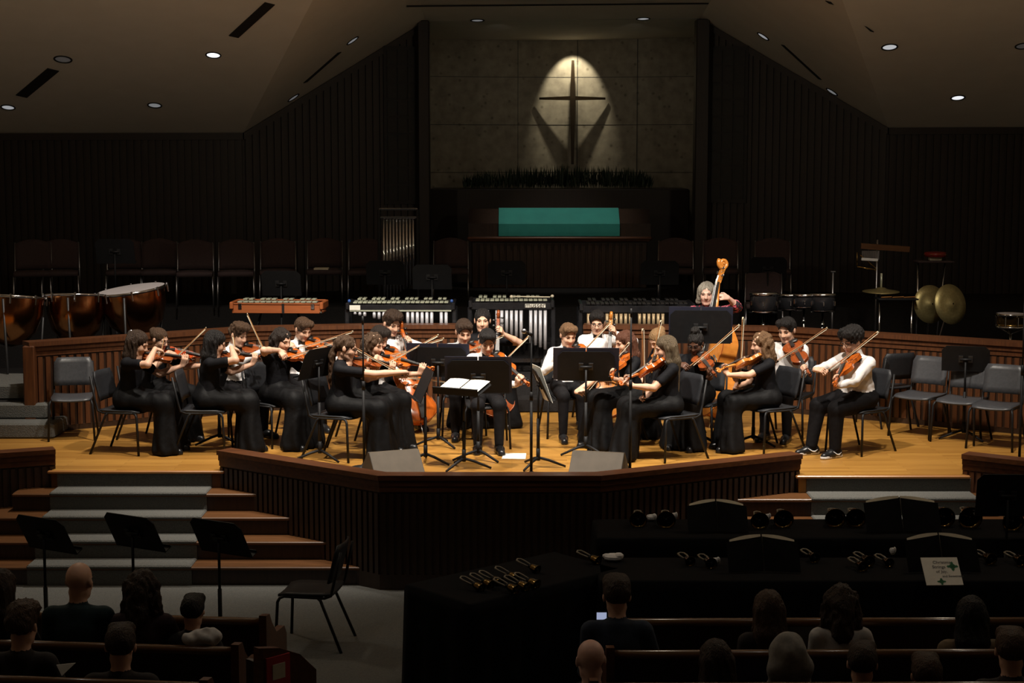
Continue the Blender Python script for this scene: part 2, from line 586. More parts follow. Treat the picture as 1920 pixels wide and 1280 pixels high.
def wall_run(name, pts, z0, z1, th, wm, sm, cm, pitch, sw, sd, sz0, sz1, capw, caph, side=-1, back=0.0):
    """panelled wall along a polyline: body, cap mouldings, one slat object per slat; side=-1: slats on the camera side"""
    pts = [Vector((p[0], p[1], 0)) for p in pts]
    body = MB()
    cap = MB()
    mould = MB()
    base = MB()
    out = []
    for i in range(len(pts)):
        a = pts[max(i - 1, 0)]
        b = pts[min(i + 1, len(pts) - 1)]
        t = (b - a).normalized()
        out.append(Vector((t.y, -t.x, 0)) * (1 if side < 0 else -1))
    def strip(mb, o0, o1, za, zb):
        for i in range(len(pts) - 1):
            p, q = pts[i], pts[i + 1]
            mb.prism([tuple((p + out[i] * o0)[:2]), tuple((q + out[i + 1] * o0)[:2]), tuple((q + out[i + 1] * o1)[:2]), tuple((p + out[i] * o1)[:2])], za, zb)
    strip(body, 0, -th, z0, z1 - caph)
    strip(cap, capw * 0.22, -th - back, z1 - caph, z1)
    strip(mould, capw * 0.12, 0, z1 - caph - 0.055, z1 - caph)
    strip(mould, capw * 0.06, 0, z1 - caph - 0.11, z1 - caph - 0.055)
    strip(base, 0.02, 0, z0, sz0)
    w = struct(body.build(name, wm))
    cap.build('cap', cm, w)
    mould.build('moulding', cm, w)
    base.build('base_board', wm, w)
    me = MB().box((0, 0, 0), (sw, sd, sz1 - sz0)).mesh('slat', sm)
    for i in range(len(pts) - 1):
        p, q = pts[i], pts[i + 1]
        L = (q - p).length
        t = (q - p) / L
        n = Vector((t.y, -t.x, 0)) * (1 if side < 0 else -1)
        k = max(1, int(L / pitch))
        for j in range(k):
            c = p + t * ((j + 0.5) * L / k) + n * (sd / 2)
            link('slat', me, w, (c.x, c.y, (sz0 + sz1) / 2), math.atan2(t.y, t.x))
    return w


wall_run('wall_front', cw, GZ, 0.2, 0.10, M['darkwood'], M['darkwood'], M['capwood'], 0.066, 0.042, 0.018, GZ + 0.14, 0.03, 0.2, 0.045, back=0.05)
wall_run('wall_front_left', lw, GZ, 0.2, 0.10, M['darkwood'], M['darkwood'], M['capwood'], 0.066, 0.042, 0.018, GZ + 0.14, 0.03, 0.2, 0.045, back=0.05)
wall_run('wall_front_right', rw, GZ, 0.2, 0.10, M['railwood'], M['railwood'], M['capwood'], 0.066, 0.042, 0.018, GZ + 0.14, 0.03, 0.2, 0.045, back=0.05)

# rail between the stage and the choir, with an opening in the middle
railL = [onz(51, 641, 1.015), onz(250, 628, 1.015), onz(480, 612, 1.015), onz(690, 608, 1.015), onz(868, 608, 1.015)]
railR = [onz(1094, 608, 1.015), onz(1440, 612, 1.015), onz(1640, 624, 1.015), onz(1960, 644, 1.015), onz(2330, 678, 1.015)]
wall_run('wall_choir_left', railL, 0, 1.015, 0.10, M['darkwood'], M['railwood'], M['railwood'], 0.082, 0.052, 0.024, 0.06, 0.84, 0.26, 0.05, back=0.06)
wall_run('wall_choir_right', railR, 0, 1.015, 0.10, M['darkwood'], M['railwood'], M['railwood'], 0.082, 0.052, 0.024, 0.06, 0.84, 0.26, 0.05, back=0.06)
# end post of the left run
pp = railL[0]
struct(MB().bbox((pp.x + 0.02, pp.y + 0.03, 0.49), (0.13, 0.16, 0.97), 0.012).build('trim_1', M['railwood']))

# choir tiers behind the rail
tl = [(-8.9, 1.9)] + [(p.x, p.y + 0.1) for p in railL] + [(p.x, p.y + 0.1) for p in railR]
struct(MB().prism(tl + [(8.9, 1.0), (8.9, 12.6), (-8.9, 12.6)], 0.005, T1).build('floor_choir', M['choircarpet']))
struct(MB().prism([(-9.0, 4.6), (-4.4, 5.3), (5.0, 5.3), (9.0, 4.6), (9.0, 12.6), (-9.0, 12.6)], T1, T2).build('floor_choir_tier', M['choircarpet']))
struct(MB().prism([(-9.0, 5.6), (-4.4, 6.25), (5.4, 6.25), (9.0, 5.6), (9.0, 12.6), (-9.0, 12.6)], T2, T3).build('floor_choir_upper_tier', M['choircarpet']))


# stairs
def stairs(name, steps, label=None):
    """steps: list of (x0,x1,yfront,yback,ztop,carpet x0,carpet x1, riser height)"""
    root = None
    for (x0, x1, yf, yb, zt, c0, c1, rh) in steps:
        b = MB().box(((x0 + x1) / 2, (yf + yb) / 2, zt - rh / 2), (x1 - x0, yb - yf, rh))
        if root is None:
            root = struct(b.build(name, M['darkwood']))
        else:
            b.build('step', M['darkwood'], root)
        MB().bbox(((x0 + x1) / 2, (yf + yb) / 2 - 0.014, zt - 0.014), (x1 - x0, yb - yf + 0.028, 0.03), 0.008).build('tread', M['stepwood'], root)
        if c1 > c0:
            cb = MB().bbox(((c0 + c1) / 2, (yf + yb) / 2 - 0.02, zt + 0.001), (c1 - c0, yb - yf + 0.04, 0.034), 0.012)
            cb.box(((c0 + c1) / 2, yf - 0.006, zt - rh / 2), (c1 - c0, 0.02, rh))
            cb.build('carpet', M['carpet'], root)
    return root


xa, xb = lw[2].x, cw[0].x
cA, cB = -4.42, -2.92
ls = []
for k in range(1, 5):
    yf = yl - 0.27 * k
    # right end meets the diagonal front wall
    tt = (yf - cw[0].y) / (cw[1].y - cw[0].y)
    xr_ = cw[0].x + (cw[1].x - cw[0].x) * min(max(tt, 0), 1) + 0.03
    xl_ = xa - 0.32 * k
    ls.append((xl_, xr_, yf, yl + 0.01, -0.17 * k, cA, cB, 0.17 if k < 4 else 0.17))
stairs('stairs_left', ls)
MB().bbox(((xa + xb) / 2, yl - 0.012, -0.012), (xb - xa + 0.1, 0.05, 0.028), 0.008).build('nosing', M['nosing'], bpy.data.objects['stairs_left'])
MB().box(((cA + cB) / 2, yl - 0.006, -0.1), (cB - cA, 0.012, 0.145)).build('riser_carpet', M['carpet'], bpy.data.objects['stairs_left'])
xa, xb = cw[3].x, rw[0].x
cA2, cB2 = onz(1507, 905, -0.1).x, onz(1812, 905, -0.1).x
ls = []
for k in range(1, 5):
    yf = yr - 0.27 * k
    tt = (yf - cw[3].y) / (cw[2].y - cw[3].y)
    xl_ = cw[3].x + (cw[2].x - cw[3].x) * min(max(tt, 0), 1) - 0.03
    ls.append((xl_, xb + 0.25 * k, yf, yr + 0.01, -0.17 * k, cA2, cB2, 0.17))
stairs('stairs_right', ls)
MB().bbox(((xa + xb) / 2, yr - 0.012, -0.012), (xb - xa + 0.1, 0.05, 0.028), 0.008).build('nosing', M['nosing'], bpy.data.objects['stairs_right'])
MB().box(((cA2 + cB2) / 2, yr - 0.006, -0.1), (cB2 - cA2, 0.012, 0.145)).build('riser_carpet', M['carpet'], bpy.data.objects['stairs_right'])
# carpeted stairs up to the choir at far left, and in the opening of the rail
r = None
for k in range(3):
    x1 = [-4.95, -5.1, -5.22][k]
    b = MB().bbox(((-8.8 + x1) / 2, 1.64 + 0.28 * k + 0.5, 0.17 * k + 0.085), (x1 + 8.8, 1.0, 0.168), 0.02)
    if r is None:
        r = struct(b.build('stairs_choir_left', M['carpet']))
    else:
        b.build('step', M['carpet'], r)
struct(MB().bbox((0.15, 3.62, 0.085), (1.36, 0.3, 0.168), 0.015).build('stairs_choir_middle', M['choircarpet']))

# back walls ------------------------------------------------------------------
AL, BL = Vector((-3.95, 8.5, 3.37)), Vector((-1.316, 9.5, 5.065))
AR, BR = Vector((5.53, 8.5, 3.445)), Vector((2.86, 9.5, 5.106))


def slat_wall(name, p, q, zp, zq, pitch=0.105, sw=0.062, sd=0.03, drop=0.1):
    p, q = Vector(p), Vector(q)
    L = (q - p).length
    t = (q - p) / L
    n = Vector((t.y, -t.x, 0))
    w = MB()
    w.prism([tuple(p[:2]), tuple(q[:2]), tuple((q - n * 0.15)[:2]), tuple((p - n * 0.15)[:2])], 0.0, [zp, zq, zq, zp])
    o = struct(w.build(name, M['wallwood']))
    tr = MB()
    tr.prism([tuple((p + n * 0.05)[:2]), tuple((q + n * 0.05)[:2]), tuple((q)[:2]), tuple((p)[:2])], [zp - drop, zq - drop, zq - drop, zp - drop], [zp, zq, zq, zp])
    tr.build('crown_trim', M['wallwood'], o)
    me = unit_box(M['wallwood'])
    k = int(L / pitch)
    for j in range(k):
        u = (j + 0.5) / k
        c = p + t * (u * L) + n * (sd / 2)
        zt = zp + (zq - zp) * u - drop
        z0 = T3
        link('slat', me, o, (c.x, c.y, (z0 + zt) / 2), math.atan2(t.y, t.x), (sw, sd, zt - z0))
    return o


slat_wall('wall_left', (-8.2, 8.5, 0), (AL.x, AL.y, 0), 3.36, AL.z)
slat_wall('wall_back_left', (AL.x, AL.y, 0), (BL.x, BL.y, 0), AL.z, BL.z)
slat_wall('wall_back_right', (BR.x, BR.y, 0), (AR.x, AR.y, 0), BR.z, AR.z)
slat_wall('wall_right', (AR.x, AR.y, 0), (9.2, 8.5, 0), AR.z, 3.46)
# outer side walls of the hall, out of view, close the room
struct(MB().box((-9.2, -4.5, 2.5), (0.2, 27, 7.4)).build('wall_side_left', M['plaster']))
struct(MB().box((9.4, -4.5, 2.5), (0.2, 27, 7.4)).build('wall_side_right', M['plaster']))
# pilasters at the mouth of the apse
struct(MB().bbox((BL.x - 0.02, BL.y - 0.08, 2.5), (0.17, 0.34, 5.12), 0.012).build('trim_2', M['wallwood']))
struct(MB().bbox((BR.x + 0.02, BR.y - 0.08, 2.5), (0.2, 0.34, 5.16), 0.012).build('trim_3', M['wallwood']))

# apse: shallow curved stone wall built of big blocks with thin joints
cx = 0.5 * (BL.x + BR.x) + 0.25
w0, w1 = BL.x - 0.5, BR.x + 0.7
NS = 16
arc = []
for i in range(NS + 1):
    u = i / NS
    x = w0 + (w1 - w0) * u
    arc.append((x, 12.35 - 0.5 * (2 * u - 1) ** 2))
bm = MB()
av = [(x, y, 0.3) for x, y in arc] + [(x, y, 5.3) for x, y in arc] + [(x, y + 0.2, 0.3) for x, y in arc] + [(x, y + 0.2, 5.3) for x, y in arc]
n1 = NS + 1
af = []
for i in range(NS):
    af += [(i, i + 1, n1 + i + 1, n1 + i), (2 * n1 + i + 1, 2 * n1 + i, 3 * n1 + i, 3 * n1 + i + 1)]
bm.add(av, af)
apse = struct(bm.build('wall_apse', M['stone'], smooth=True))
jm = MB()
for z in (2.75, 3.55, 4.35):
    for i in range(NS):
        (xa, ya), (xb, yb) = arc[i], arc[i + 1]
        jm.prism([(xa, ya - 0.004), (xb, yb - 0.004), (xb, yb + 0.01), (xa, ya + 0.01)], z, z + 0.008)
for i in (3, 6, 9, 12, 15):
    jm.box((arc[i][0] - 0.1, arc[i][1] + 0.0, 3.6), (0.008, 0.03, 3.2))
jm.build('joint', M['lead'], apse)
struct(MB().box((w0 - 0.05, 10.9, 2.6), (0.1, 2.9, 5.4)).build('wall_apse_left', M['stone']))
struct(MB().box((w1 + 0.05, 10.9, 2.6), (0.1, 2.9, 5.4)).build('wall_apse_right', M['stone']))


# folded ceiling --------------------------------------------------------------
YE = 1.28
aL = (BL.z - AL.z + 0.11) / (BL.x - AL.x)
aR = (BR.z - AR.z + 0.11) / (AR.x - BR.x)
fL = 8.5 - YE
sL = (BL.x - AL.x) / fL * aL + 0.11
sR = (AR.x - BR.x) / fL * aR + 0.11


def cz(x, y):
    """ceiling height"""
    if y > 9.5:
        c = BL.z - 0.04 * (y - 9.5)
        return c
    u = (x - BL.x) / (BR.x - BL.x)
    zc = BL.z + (BR.z - BL.z) * u + 0.11 * (9.5 - y)
    L1 = AL.z + sL * (8.5 - y)
    L2 = AL.z + aL * (x - AL.x) + 0.11 * (8.5 - y)
    R1 = AR.z + sR * (8.5 - y)
    R2 = AR.z + aR * (AR.x - x) + 0.11 * (8.5 - y)
    return min(zc, max(L1, L2), max(R1, R2))


zeL = AL.z + sL * fL
zeR = AR.z + sR * fL
pts3 = {
    'a': (-9.4, 8.65, 3.37 - 0.15 * sL), 'A': (AL.x, 8.5, AL.z), 'B': tuple(BL), 'C': (BL.x, YE, zeL), 'd': (-9.4, YE, zeL),
    'r': (9.6, 8.65, AR.z - 0.15 * sR), 'S': (AR.x, 8.5, AR.z), 'T': tuple(BR), 'U': (BR.x, YE, zeR), 'v': (9.6, YE, zeR),
    'p': (w0 - 0.1, 12.9, BL.z - 0.136), 'q': (w1 + 0.1, 12.9, BR.z - 0.136), 'P': (w0 - 0.1, 9.5, BL.z), 'Q': (w1 + 0.1, 9.5, BR.z),
    'e': (-9.4, -18, 6.0), 'E': (BL.x, -18, 6.0), 'F': (BR.x, -18, 6.0), 'f': (9.6, -18, 6.0), 'a2': (AL.x, 8.65, 3.37 - 0.15 * sL), 's2': (AR.x, 8.65, AR.z - 0.15 * sR)}
keys = list(pts3)
cv = [pts3[k] for k in keys]
faces = ['aAd', 'AdC', 'ACB', 'SrvU', 'STU', 'BCUT', 'PQqp', 'dCEe', 'CUFE', 'UvfF']
fl = []
for f in ['a,A,C,d', 'A,B,C', 'S,r,v,U', 'T,S,U', 'B,T,U,C', 'P,Q,q,p', 'd,C,E,e', 'C,U,F,E', 'U,v,f,F']:
    fl.append([keys.index(k) for k in f.split(',')])
cm_ = MB()
n0 = len(cv)
cm_.add(cv, [tuple(f) for f in fl])
ceil = struct(cm_.build('ceiling', M['plaster']))


def ceil_hit(px, py):
    v = ray(px, py).normalized()
    lo, hi = 8.0, 29.0
    prev = lo
    t = lo
    while t < hi:
        p = CAM + v * t
        if p.z > cz(p.x, p.y):
            a, b = prev, t
            for _ in range(30):
                m_ = 0.5 * (a + b)
                p = CAM + v * m_
                if p.z > cz(p.x, p.y):
                    b = m_
                else:
                    a = m_
            p = CAM + v * a
            break
        prev = t
        t += 0.05
    e = 0.02
    nx = (cz(p.x + e, p.y) - cz(p.x - e, p.y)) / (2 * e)
    ny = (cz(p.x, p.y + e) - cz(p.x, p.y - e)) / (2 * e)
    return p, Vector((nx, ny, -1)).normalized()


# recessed can lights in the ceiling
lampmats = {}
for (px, py, g, rr, lab) in (
        (400, 103, 1.9, 0.085, 'brightest recessed can light in the left ceiling'),
        (15, 201, 0.30, 0.085, 'dim recessed can light at the far left edge of the ceiling'),
        (290, 197, 0.16, 0.085, 'dim recessed can light left of the left slope corner'),
        (118, 111, 0.02, 0.10, 'unlit recessed can light above the far left ceiling slot'),
        (550, 183, 0.10, 0.085, 'faint recessed can light low on the left ceiling slope'),
        (661, 76, 0.16, 0.085, 'faint recessed can light high on the left ceiling slope'),
        (895, 38, 0.14, 0.09, 'small can light in the flat ceiling left of the cross'),
        (1206, 35, 0.3, 0.09, 'small can light in the flat ceiling right of the cross'),
        (1431, 68, 0.25, 0.085, 'faint can light high on the right ceiling slope'),
        (1560, 172, 0.14, 0.085, 'faint can light low on the right ceiling slope'),
        (1668, 88, 0.45, 0.09, 'lit recessed can light nearer the right ceiling slope'),
        (1796, 183, 0.9, 0.085, 'bright recessed can light low in the right ceiling'),
        (1918, 86, 0.02, 0.085, 'unlit recessed can light at the far right edge of the ceiling')):
    p, n = ceil_hit(px, py)
    y = Vector((0, 1, 0))
    xx = y.cross(n).normalized()
    yy = n.cross(xx)
    R = Matrix((xx, yy, n)).transposed()
    root = empty('recessed_light', p, 0, lab, 'ceiling light', 'recessed can lights in the ceiling')
    MB().lathe([(rr * 1.22, -0.002), (rr * 1.22, 0.008), (rr, 0.010), (rr, -0.002)], 24, R=R, cap0=False, cap1=False).build('trim_ring', M['slot'], root, True)
    key = 'lamp_%d' % int(g * 100)
    if key not in lampmats:
        lampmats[key] = pm(key, (0.5, 0.5, 0.52), (0.4, 0.4, 0.42), 30, 0.4, emit=(0.95, 0.97, 1.0), estr=g)
    MB().lathe([(0.001, 0.004), (rr * 0.8, 0.003), (rr * 0.99, 0.0)], 24, R=R, cap0=False, cap1=False).build('lens', lampmats[key], root, True)

# long dark slots in the ceiling
for k, (a, b, wd) in enumerate((((40, 180), (100, 130), 0.16), ((438, 68), (506, 6), 0.13), ((572, 154), (636, 98), 0.10), ((1468, 84), (1538, 148), 0.07), ((1553, 2), (1634, 58), 0.10), ((762, 11), (1328, 6), 0.05))):
    p, n = ceil_hit(*a)
    q, n2 = ceil_hit(*b)
    d = (q - p)
    s_ = d.cross(n).normalized() * wd / 2
    off = n * 0.006
    sm = MB().sheet([[p + s_ + off, q + s_ + off], [p - s_ + off, q - s_ + off]], 0.01)
    sm.build('air_slot', M['slot'], ceil)

# stained glass panels on the angled walls
def glass_panel(name, px0, px1, pyt, pyb, p, q):
    p, q = Vector(p), Vector(q)
    t = (q - p).normalized()
    n = Vector((t.y, -t.x, 0))
    def hit(px, py):
        v = ray(px, py)
        return CAM + v * ((p - CAM).dot(n) / v.dot(n))
    a, b = hit(px0, pyt + 30), hit(px1, pyt + 30)
    zb = hit(px0, pyb).z
    zt = hit((px0 + px1) / 2, pyt).z
    L = abs((b - a).dot(t))
    c0 = a + n * 0.04
    o = struct(MB().box((0, 0, 0), (L + 0.08, 0.03, zt - zb + 0.08)).build(name, M['lead'], None))
    o.location = (c0 + t * (L / 2)).to_tuple()[:2] + ((zt + zb) / 2,)
    ang = math.atan2(t.y, t.x)
    o.rotation_euler = (0, 0, ang)
    me = unit_box(M['glass'])
    rows = 9
    cols = 3
    H = zt - zb
    for i in range(rows):
        for j in range(cols):
            ww = L / cols
            hh = H / rows
            link('pane', me, o, (-L / 2 + (j + 0.5) * ww, -0.02, -H / 2 + (i + 0.5) * hh), 0, (ww * 0.86, 0.012, hh * (0.9 if (i + j) % 2 else 0.8)))
    return o


glass_panel('window_1', 722, 780, 92, 378, (AL.x, AL.y, 0), (BL.x, BL.y, 0))
glass_panel('window_2', 1336, 1400, 92, 375, (BR.x, BR.y, 0), (AR.x, AR.y, 0))

# ================================================================== APSE FURNISHINGS
# cross whose arms sweep back to the wall
cr = empty('wall_cross', (1.02, 12.05, 2.9), 0, 'slender bronze cross with tapering arms, spotlit on the stone wall', 'cross')
def taper_bar(pts):
    m_ = MB()
    n = len(pts)
    vs = []
    fs = []
    for (c, a, b) in pts:
        c = Vector(c)
        for s1, s2 in ((-1, -1), (1, -1), (1, 1), (-1, 1)):
            vs.append(c + Vector(a) * s1 + Vector(b) * s2)
    for i in range(n - 1):
        for k in range(4):
            fs.append((i * 4 + k, i * 4 + (k + 1) % 4, (i + 1) * 4 + (k + 1) % 4, (i + 1) * 4 + k))
    fs.append((3, 2, 1, 0))
    fs.append(tuple(range(4 * n - 4, 4 * n)))
    return m_.add(vs, fs)


zt_, zb_, zc_ = ony(1072, 113, 12.05).z - 2.9, ony(1072, 308, 12.05).z - 2.9, ony(1072, 184, 12.05).z - 2.9
taper_bar([((0, 0, zt_), (0.022, 0, 0), (0, 0.02, 0)), ((0, 0, zc_), (0.046, 0, 0), (0, 0.03, 0)), ((0, 0, zb_), (0.022, 0, 0), (0, 0.02, 0))]).build('upright', M['crossgold'], cr)
for s_ in (-1, 1):
    taper_bar([((0, -0.0, zc_), (0, 0.03, 0), (0, 0, 0.035)), ((s_ * 0.56, 0.2, zc_), (0, 0.015, 0), (0, 0, 0.018))]).build('arm', M['crossgold'], cr)
MB().box((0, 0.13, zc_ - 0.45), (0.03, 0.26, 0.05)).build('bracket', M['crossgold'], cr)

# ledge and planting below the cross
struct(MB().bbox((0.77, 11.4, 1.4), (4.2, 1.2, 2.2), 0.02).build('wall_apse_ledge', M['wallwood']))
gm = MB()
rnd = random.Random(3)
for i in range(900):
    x = rnd.uniform(-0.8, 2.3)
    y = rnd.uniform(10.95, 11.5)
    h = rnd.uniform(0.16, 0.42) * (1 - 0.35 * abs((x - 0.9) / 1.6) ** 2)
    a = rnd.uniform(0, 6.28)
    lx, ly = math.cos(a) * 0.1 * rnd.random(), math.sin(a) * 0.1 * rnd.random()
    w_ = rnd.uniform(0.008, 0.02)
    px_, py_ = -math.sin(a) * w_, math.cos(a) * w_
    gm.add([(x, y, 2.502), (x + lx * .4 + px_, y + ly * .4 + py_, 2.5 + h * .55), (x + lx, y + ly, 2.5 + h), (x + lx * .4 - px_, y + ly * .4 - py_, 2.5 + h * .55)], [(0, 1, 2, 3)])
g = gm.build('greenery', M['leaf'])
tag(g, 'row of dark green foliage along the ledge below the cross', 'plants', kind='stuff')

# pulpit wall with teal cloth
PX0, PX1 = ony(878, 440, 9.5).x, ony(1220, 440, 9.5).x
pc = (PX0 + PX1) / 2
pw = PX1 - PX0
pul = empty('pulpit', (pc, 9.5, T3), 0, 'wide dark wooden pulpit with slatted front in the middle of the choir', 'pulpit')
MB().bbox((0, 0.3, 0.36), (pw - 0.1, 0.6, 0.72), 0.01).build('body', M['darkwood'], pul)
MB().bbox((0, 0.28, 0.77), (pw + 0.04, 0.68, 0.05), 0.015).bbox((0, 0.28, 0.735), (pw - 0.02, 0.64, 0.03), 0.01).build('cornice', M['capwood'], pul)
zA, zB = 2.0 - T3, 2.21 - T3
sl = MB()
sl.add([(-pw / 2, 0, 0.79), (pw / 2, 0, 0.79), (pw / 2, 0, zA), (-pw / 2, 0, zA), (-pw / 2, 0.34, zB), (pw / 2, 0.34, zB), (pw / 2, 0.5, zB), (-pw / 2, 0.5, zB), (-pw / 2, 0.5, 0.79), (pw / 2, 0.5, 0.79)],
       [(0, 1, 2, 3), (3, 2, 5, 4), (4, 5, 6, 7), (7, 6, 9, 8), (8, 9, 1, 0), (0, 3, 4, 7, 8), (1, 9, 6, 5, 2)])
sl.build('desk', M['darkwood'], pul)
me = unit_box(M['darkwood'])
for j in range(26):
    link('slat', me, pul, (-pw / 2 + 0.1 + j * (pw - 0.2) / 25, -0.012, 0.35), 0, (0.06, 0.024, 0.68))
tx0, tx1 = ony(935, 420, 9.48).x - pc, ony(1162, 420, 9.48).x - pc
P = []
for (y_, z_) in ((0.46, zB + 0.012), (0.33, zB + 0.012), (0.16, (zA + zB) / 2 + 0.012), (0.0, zA + 0.014), (-0.022, zA - 0.01), (-0.024, 0.86), (-0.022, 0.805)):
    P.append([(pc + tx0 + (tx1 - tx0) * k / 12, 9.5 + y_ - 0.004 * math.sin(k * 1.7) * (1 if z_ < zA else 0), T3 + z_) for k in range(13)])
tc_ = MB().sheet(P, 0.008).build('altar_cloth', M['teal'])
tag(tc_, 'teal cloth draped over the front of the wooden pulpit', 'cloth')

# ================================================================== OBJECT BUILDERS (forward is -Y)
def make_chair(seatmat):
    root = empty('stage_chair')
    # seat pan, slightly dished
    P = []
    for j in range(7):
        v = j / 6
        y = 0.22 - 0.44 * v
        row = []
        for i in range(7):
            u = i / 6 * 2 - 1
            hw = 0.215 if v < 0.7 else 0.215 - 0.02 * ((v - 0.7) / 0.3) ** 2
            z = 0.445 + 0.012 * u * u - 0.02 * max(0, v - 0.8) / 0.2 - 0.006 * math.sin(v * 3.1)
            row.append((u * hw, y, z))
        P.append(row)
    MB().sheet(P, 0.02).build('seat', seatmat, root, True)
    P = []
    for j in range(6):
        v = j / 5
        z = 0.545 + 0.30 * v
        row = []
        for i in range(7):
            u = i / 6 * 2 - 1
            hw = 0.205 if v < 0.8 else 0.205 - 0.03 * ((v - 0.8) / 0.2) ** 2
            row.append((u * hw, 0.215 + 0.075 * v - 0.025 * u * u, z))
        P.append(row)
    MB().sheet(P, 0.016).build('backrest', seatmat, root, True)
    fm = M['blackmetal']
    for s_ in (-1, 1):
        MB().tube([(s_ * 0.205, -0.17, 0.432), (s_ * 0.215, -0.2, 0.42), (s_ * 0.225, -0.215, 0.39), (s_ * 0.24, -0.235, 0.0)], 0.0125, 8).build('leg', fm, root, True)
        MB().tube([(s_ * 0.20, 0.10, 0.432), (s_ * 0.212, 0.13, 0.41), (s_ * 0.24, 0.30, 0.0)], 0.0125, 8).build('leg', fm, root, True)
        MB().tube([(s_ * 0.205, -0.17, 0.432), (s_ * 0.205, 0.16, 0.428), (s_ * 0.21, 0.215, 0.45), (s_ * 0.212, 0.24, 0.55), (s_ * 0.20, 0.295, 0.80)], 0.012, 8).build('side_frame', fm, root, True)
    MB().tube([(-0.2, 0.12, 0.425), (0.2, 0.12, 0.425)], 0.011, 8).build('crossbar', fm, root, True)
    return root


PROTO_CHAIR = {'black': make_chair(M['chairblack']), 'grey': make_chair(M['chairgrey'])}
_used = {'black': False, 'grey': False}


def chair(x, y, yaw, label, z=0.0, tone='black', group='black chairs on the stage'):
    o = PROTO_CHAIR[tone]
    if _used[tone]:
        o = copy_tree(o)
    _used[tone] = True
    o.location = (x, y, z)
    o.rotation_euler = (0, 0, rad(yaw))
    tag(o, label, 'chair', group)
    return o


def music_stand(base, z0, dz, yaw, tilt, label, w=0.50, h=0.33, papers=None, folder=False, group='black music stands', splay=20, name='music_stand'):
    """desk centre at height dz above z0; yaw = direction the reading side faces"""
    root = empty(name, (base[0], base[1], z0), rad(yaw), label, 'music stand', group)
    sm = M['standblack']
    bm = MB()
    bm.tube([(0, 0, 0.07), (0, 0, 0.19)], 0.02, 10)
    bm.build('hub', sm, root, True)
    for k in range(3):
        a = rad(splay + 120 * k)
        c, s_ = math.cos(a), math.sin(a)
        MB().tube([(0.0, 0.0, 0.10), (c * 0.1, s_ * 0.1, 0.075), (c * 0.27, s_ * 0.27, 0.012)], [0.014, 0.014, 0.011], 6).build('foot', sm, root, True)
    hd = dz - 0.03
    MB().tube([(0, 0, 0.1), (0, 0, hd * 0.62)], 0.0165, 10).tube([(0, 0, hd * 0.6), (0, 0, hd)], 0.011, 8).build('pole', sm, root, True)
    R = Rx(-rad(tilt))   # desk plane tilts back from vertical
    d = MB()
    t = 0.006
    off = Vector((0, 0, dz))
    # desk panel with clipped upper corners (extruded outline), lip at the bottom
    out = [(-w / 2, -h / 2), (w / 2, -h / 2), (w / 2, h / 2 - 0.05), (w / 2 - 0.05, h / 2), (-w / 2 + 0.05, h / 2), (-w / 2, h / 2 - 0.05)]
    vs = [off + R @ Vector((x, -t / 2 - 0.02, z)) for x, z in out] + [off + R @ Vector((x, t / 2 - 0.02, z)) for x, z in out]
    n = 6
    fs = [tuple(range(n)), tuple(range(2 * n - 1, n - 1, -1))] + [((i + 1) % n, i, i + n, (i + 1) % n + n) for i in range(n)]
    d.add(vs, fs)
    d.build('desk', sm, root)
    MB().box(off + R @ Vector((0, -0.05, -h / 2 + 0.004)), (w, 0.07, 0.006), R).build('ledge', sm, root)
    MB().box(off + R @ Vector((0, -0.082, -h / 2 + 0.012)), (w, 0.005, 0.022), R).build('lip', sm, root)
    for s_ in (-1, 1):
        MB().box(off + R @ Vector((s_ * 0.05, -0.010, 0.0)), (0.045, 0.012, 0.075), R).build('bracket', M['steeldark'], root)
    MB().tube([off + R @ Vector((-0.06, 0.0, 0)), off + R @ Vector((0.06, 0.0, 0))], 0.013, 8).build('pivot', M['blackmetal'], root, True)
    pl = []
    if folder:
        fo = MB()
        for s_ in (-1, 1):
            fo.box(off + R @ Vector((s_ * 0.17, -0.034, 0.02)), (0.33, 0.006, h + 0.03), R)
        f = fo.build('music_folder', M['bluedark'])
        pl.append((f, 'navy folder', 'folder'))
    if papers:
        pg = MB()
        for s_ in (-1, 1):
            pg.sheet([[off + R @ Vector((s_ * 0.115 + (i / 4 - 0.5) * 0.215, -0.046 - 0.008 * math.sin(i / 4 * 3.1), -h / 2 + 0.02 + j * 0.29)) for i in range(5)] for j in (0, 1)], 0.002)
        f = pg.build('sheet_music', M['paper'])
        pl.append((f, 'white sheet music', 'sheet music'))
    for f, nm, ct in pl:
        f.location = root.location
        f.rotation_euler = root.rotation_euler
        tag(f, nm + ' on the ' + ' '.join(label.replace('with white sheets ', '').split()[:11]), ct)
    return root


# ------------------------------------------------------------------ bowed instruments
def interp(pts, x):
    for i in range(len(pts) - 1):
        if pts[i][0] <= x <= pts[i + 1][0]:
            a, b = pts[i], pts[i + 1]
            u = (x - a[0]) / (b[0] - a[0]) if b[0] > a[0] else 0
            return a[1] + (b[1] - a[1]) * u
    return pts[-1][1]


VPROF = [(0, 0.0), (0.004, 0.05), (0.012, 0.085), (0.03, 0.13), (0.06, 0.185), (0.1, 0.235), (0.15, 0.273), (0.2, 0.291), (0.25, 0.292), (0.3, 0.275), (0.345, 0.25), (0.375, 0.245),
         (0.385, 0.215), (0.42, 0.178), (0.48, 0.158), (0.53, 0.156), (0.58, 0.165), (0.625, 0.19), (0.635, 0.21), (0.66, 0.21), (0.70, 0.222), (0.76, 0.234), (0.82, 0.232),
         (0.87, 0.212), (0.92, 0.17), (0.95, 0.13), (0.975, 0.085), (0.99, 0.05), (1.0, 0.0)]
BPROF = VPROF[:20] + [(0.70, 0.222), (0.75, 0.225), (0.80, 0.205), (0.86, 0.155), (0.92, 0.10), (0.96, 0.065), (0.985, 0.05), (1.0, 0.0)]


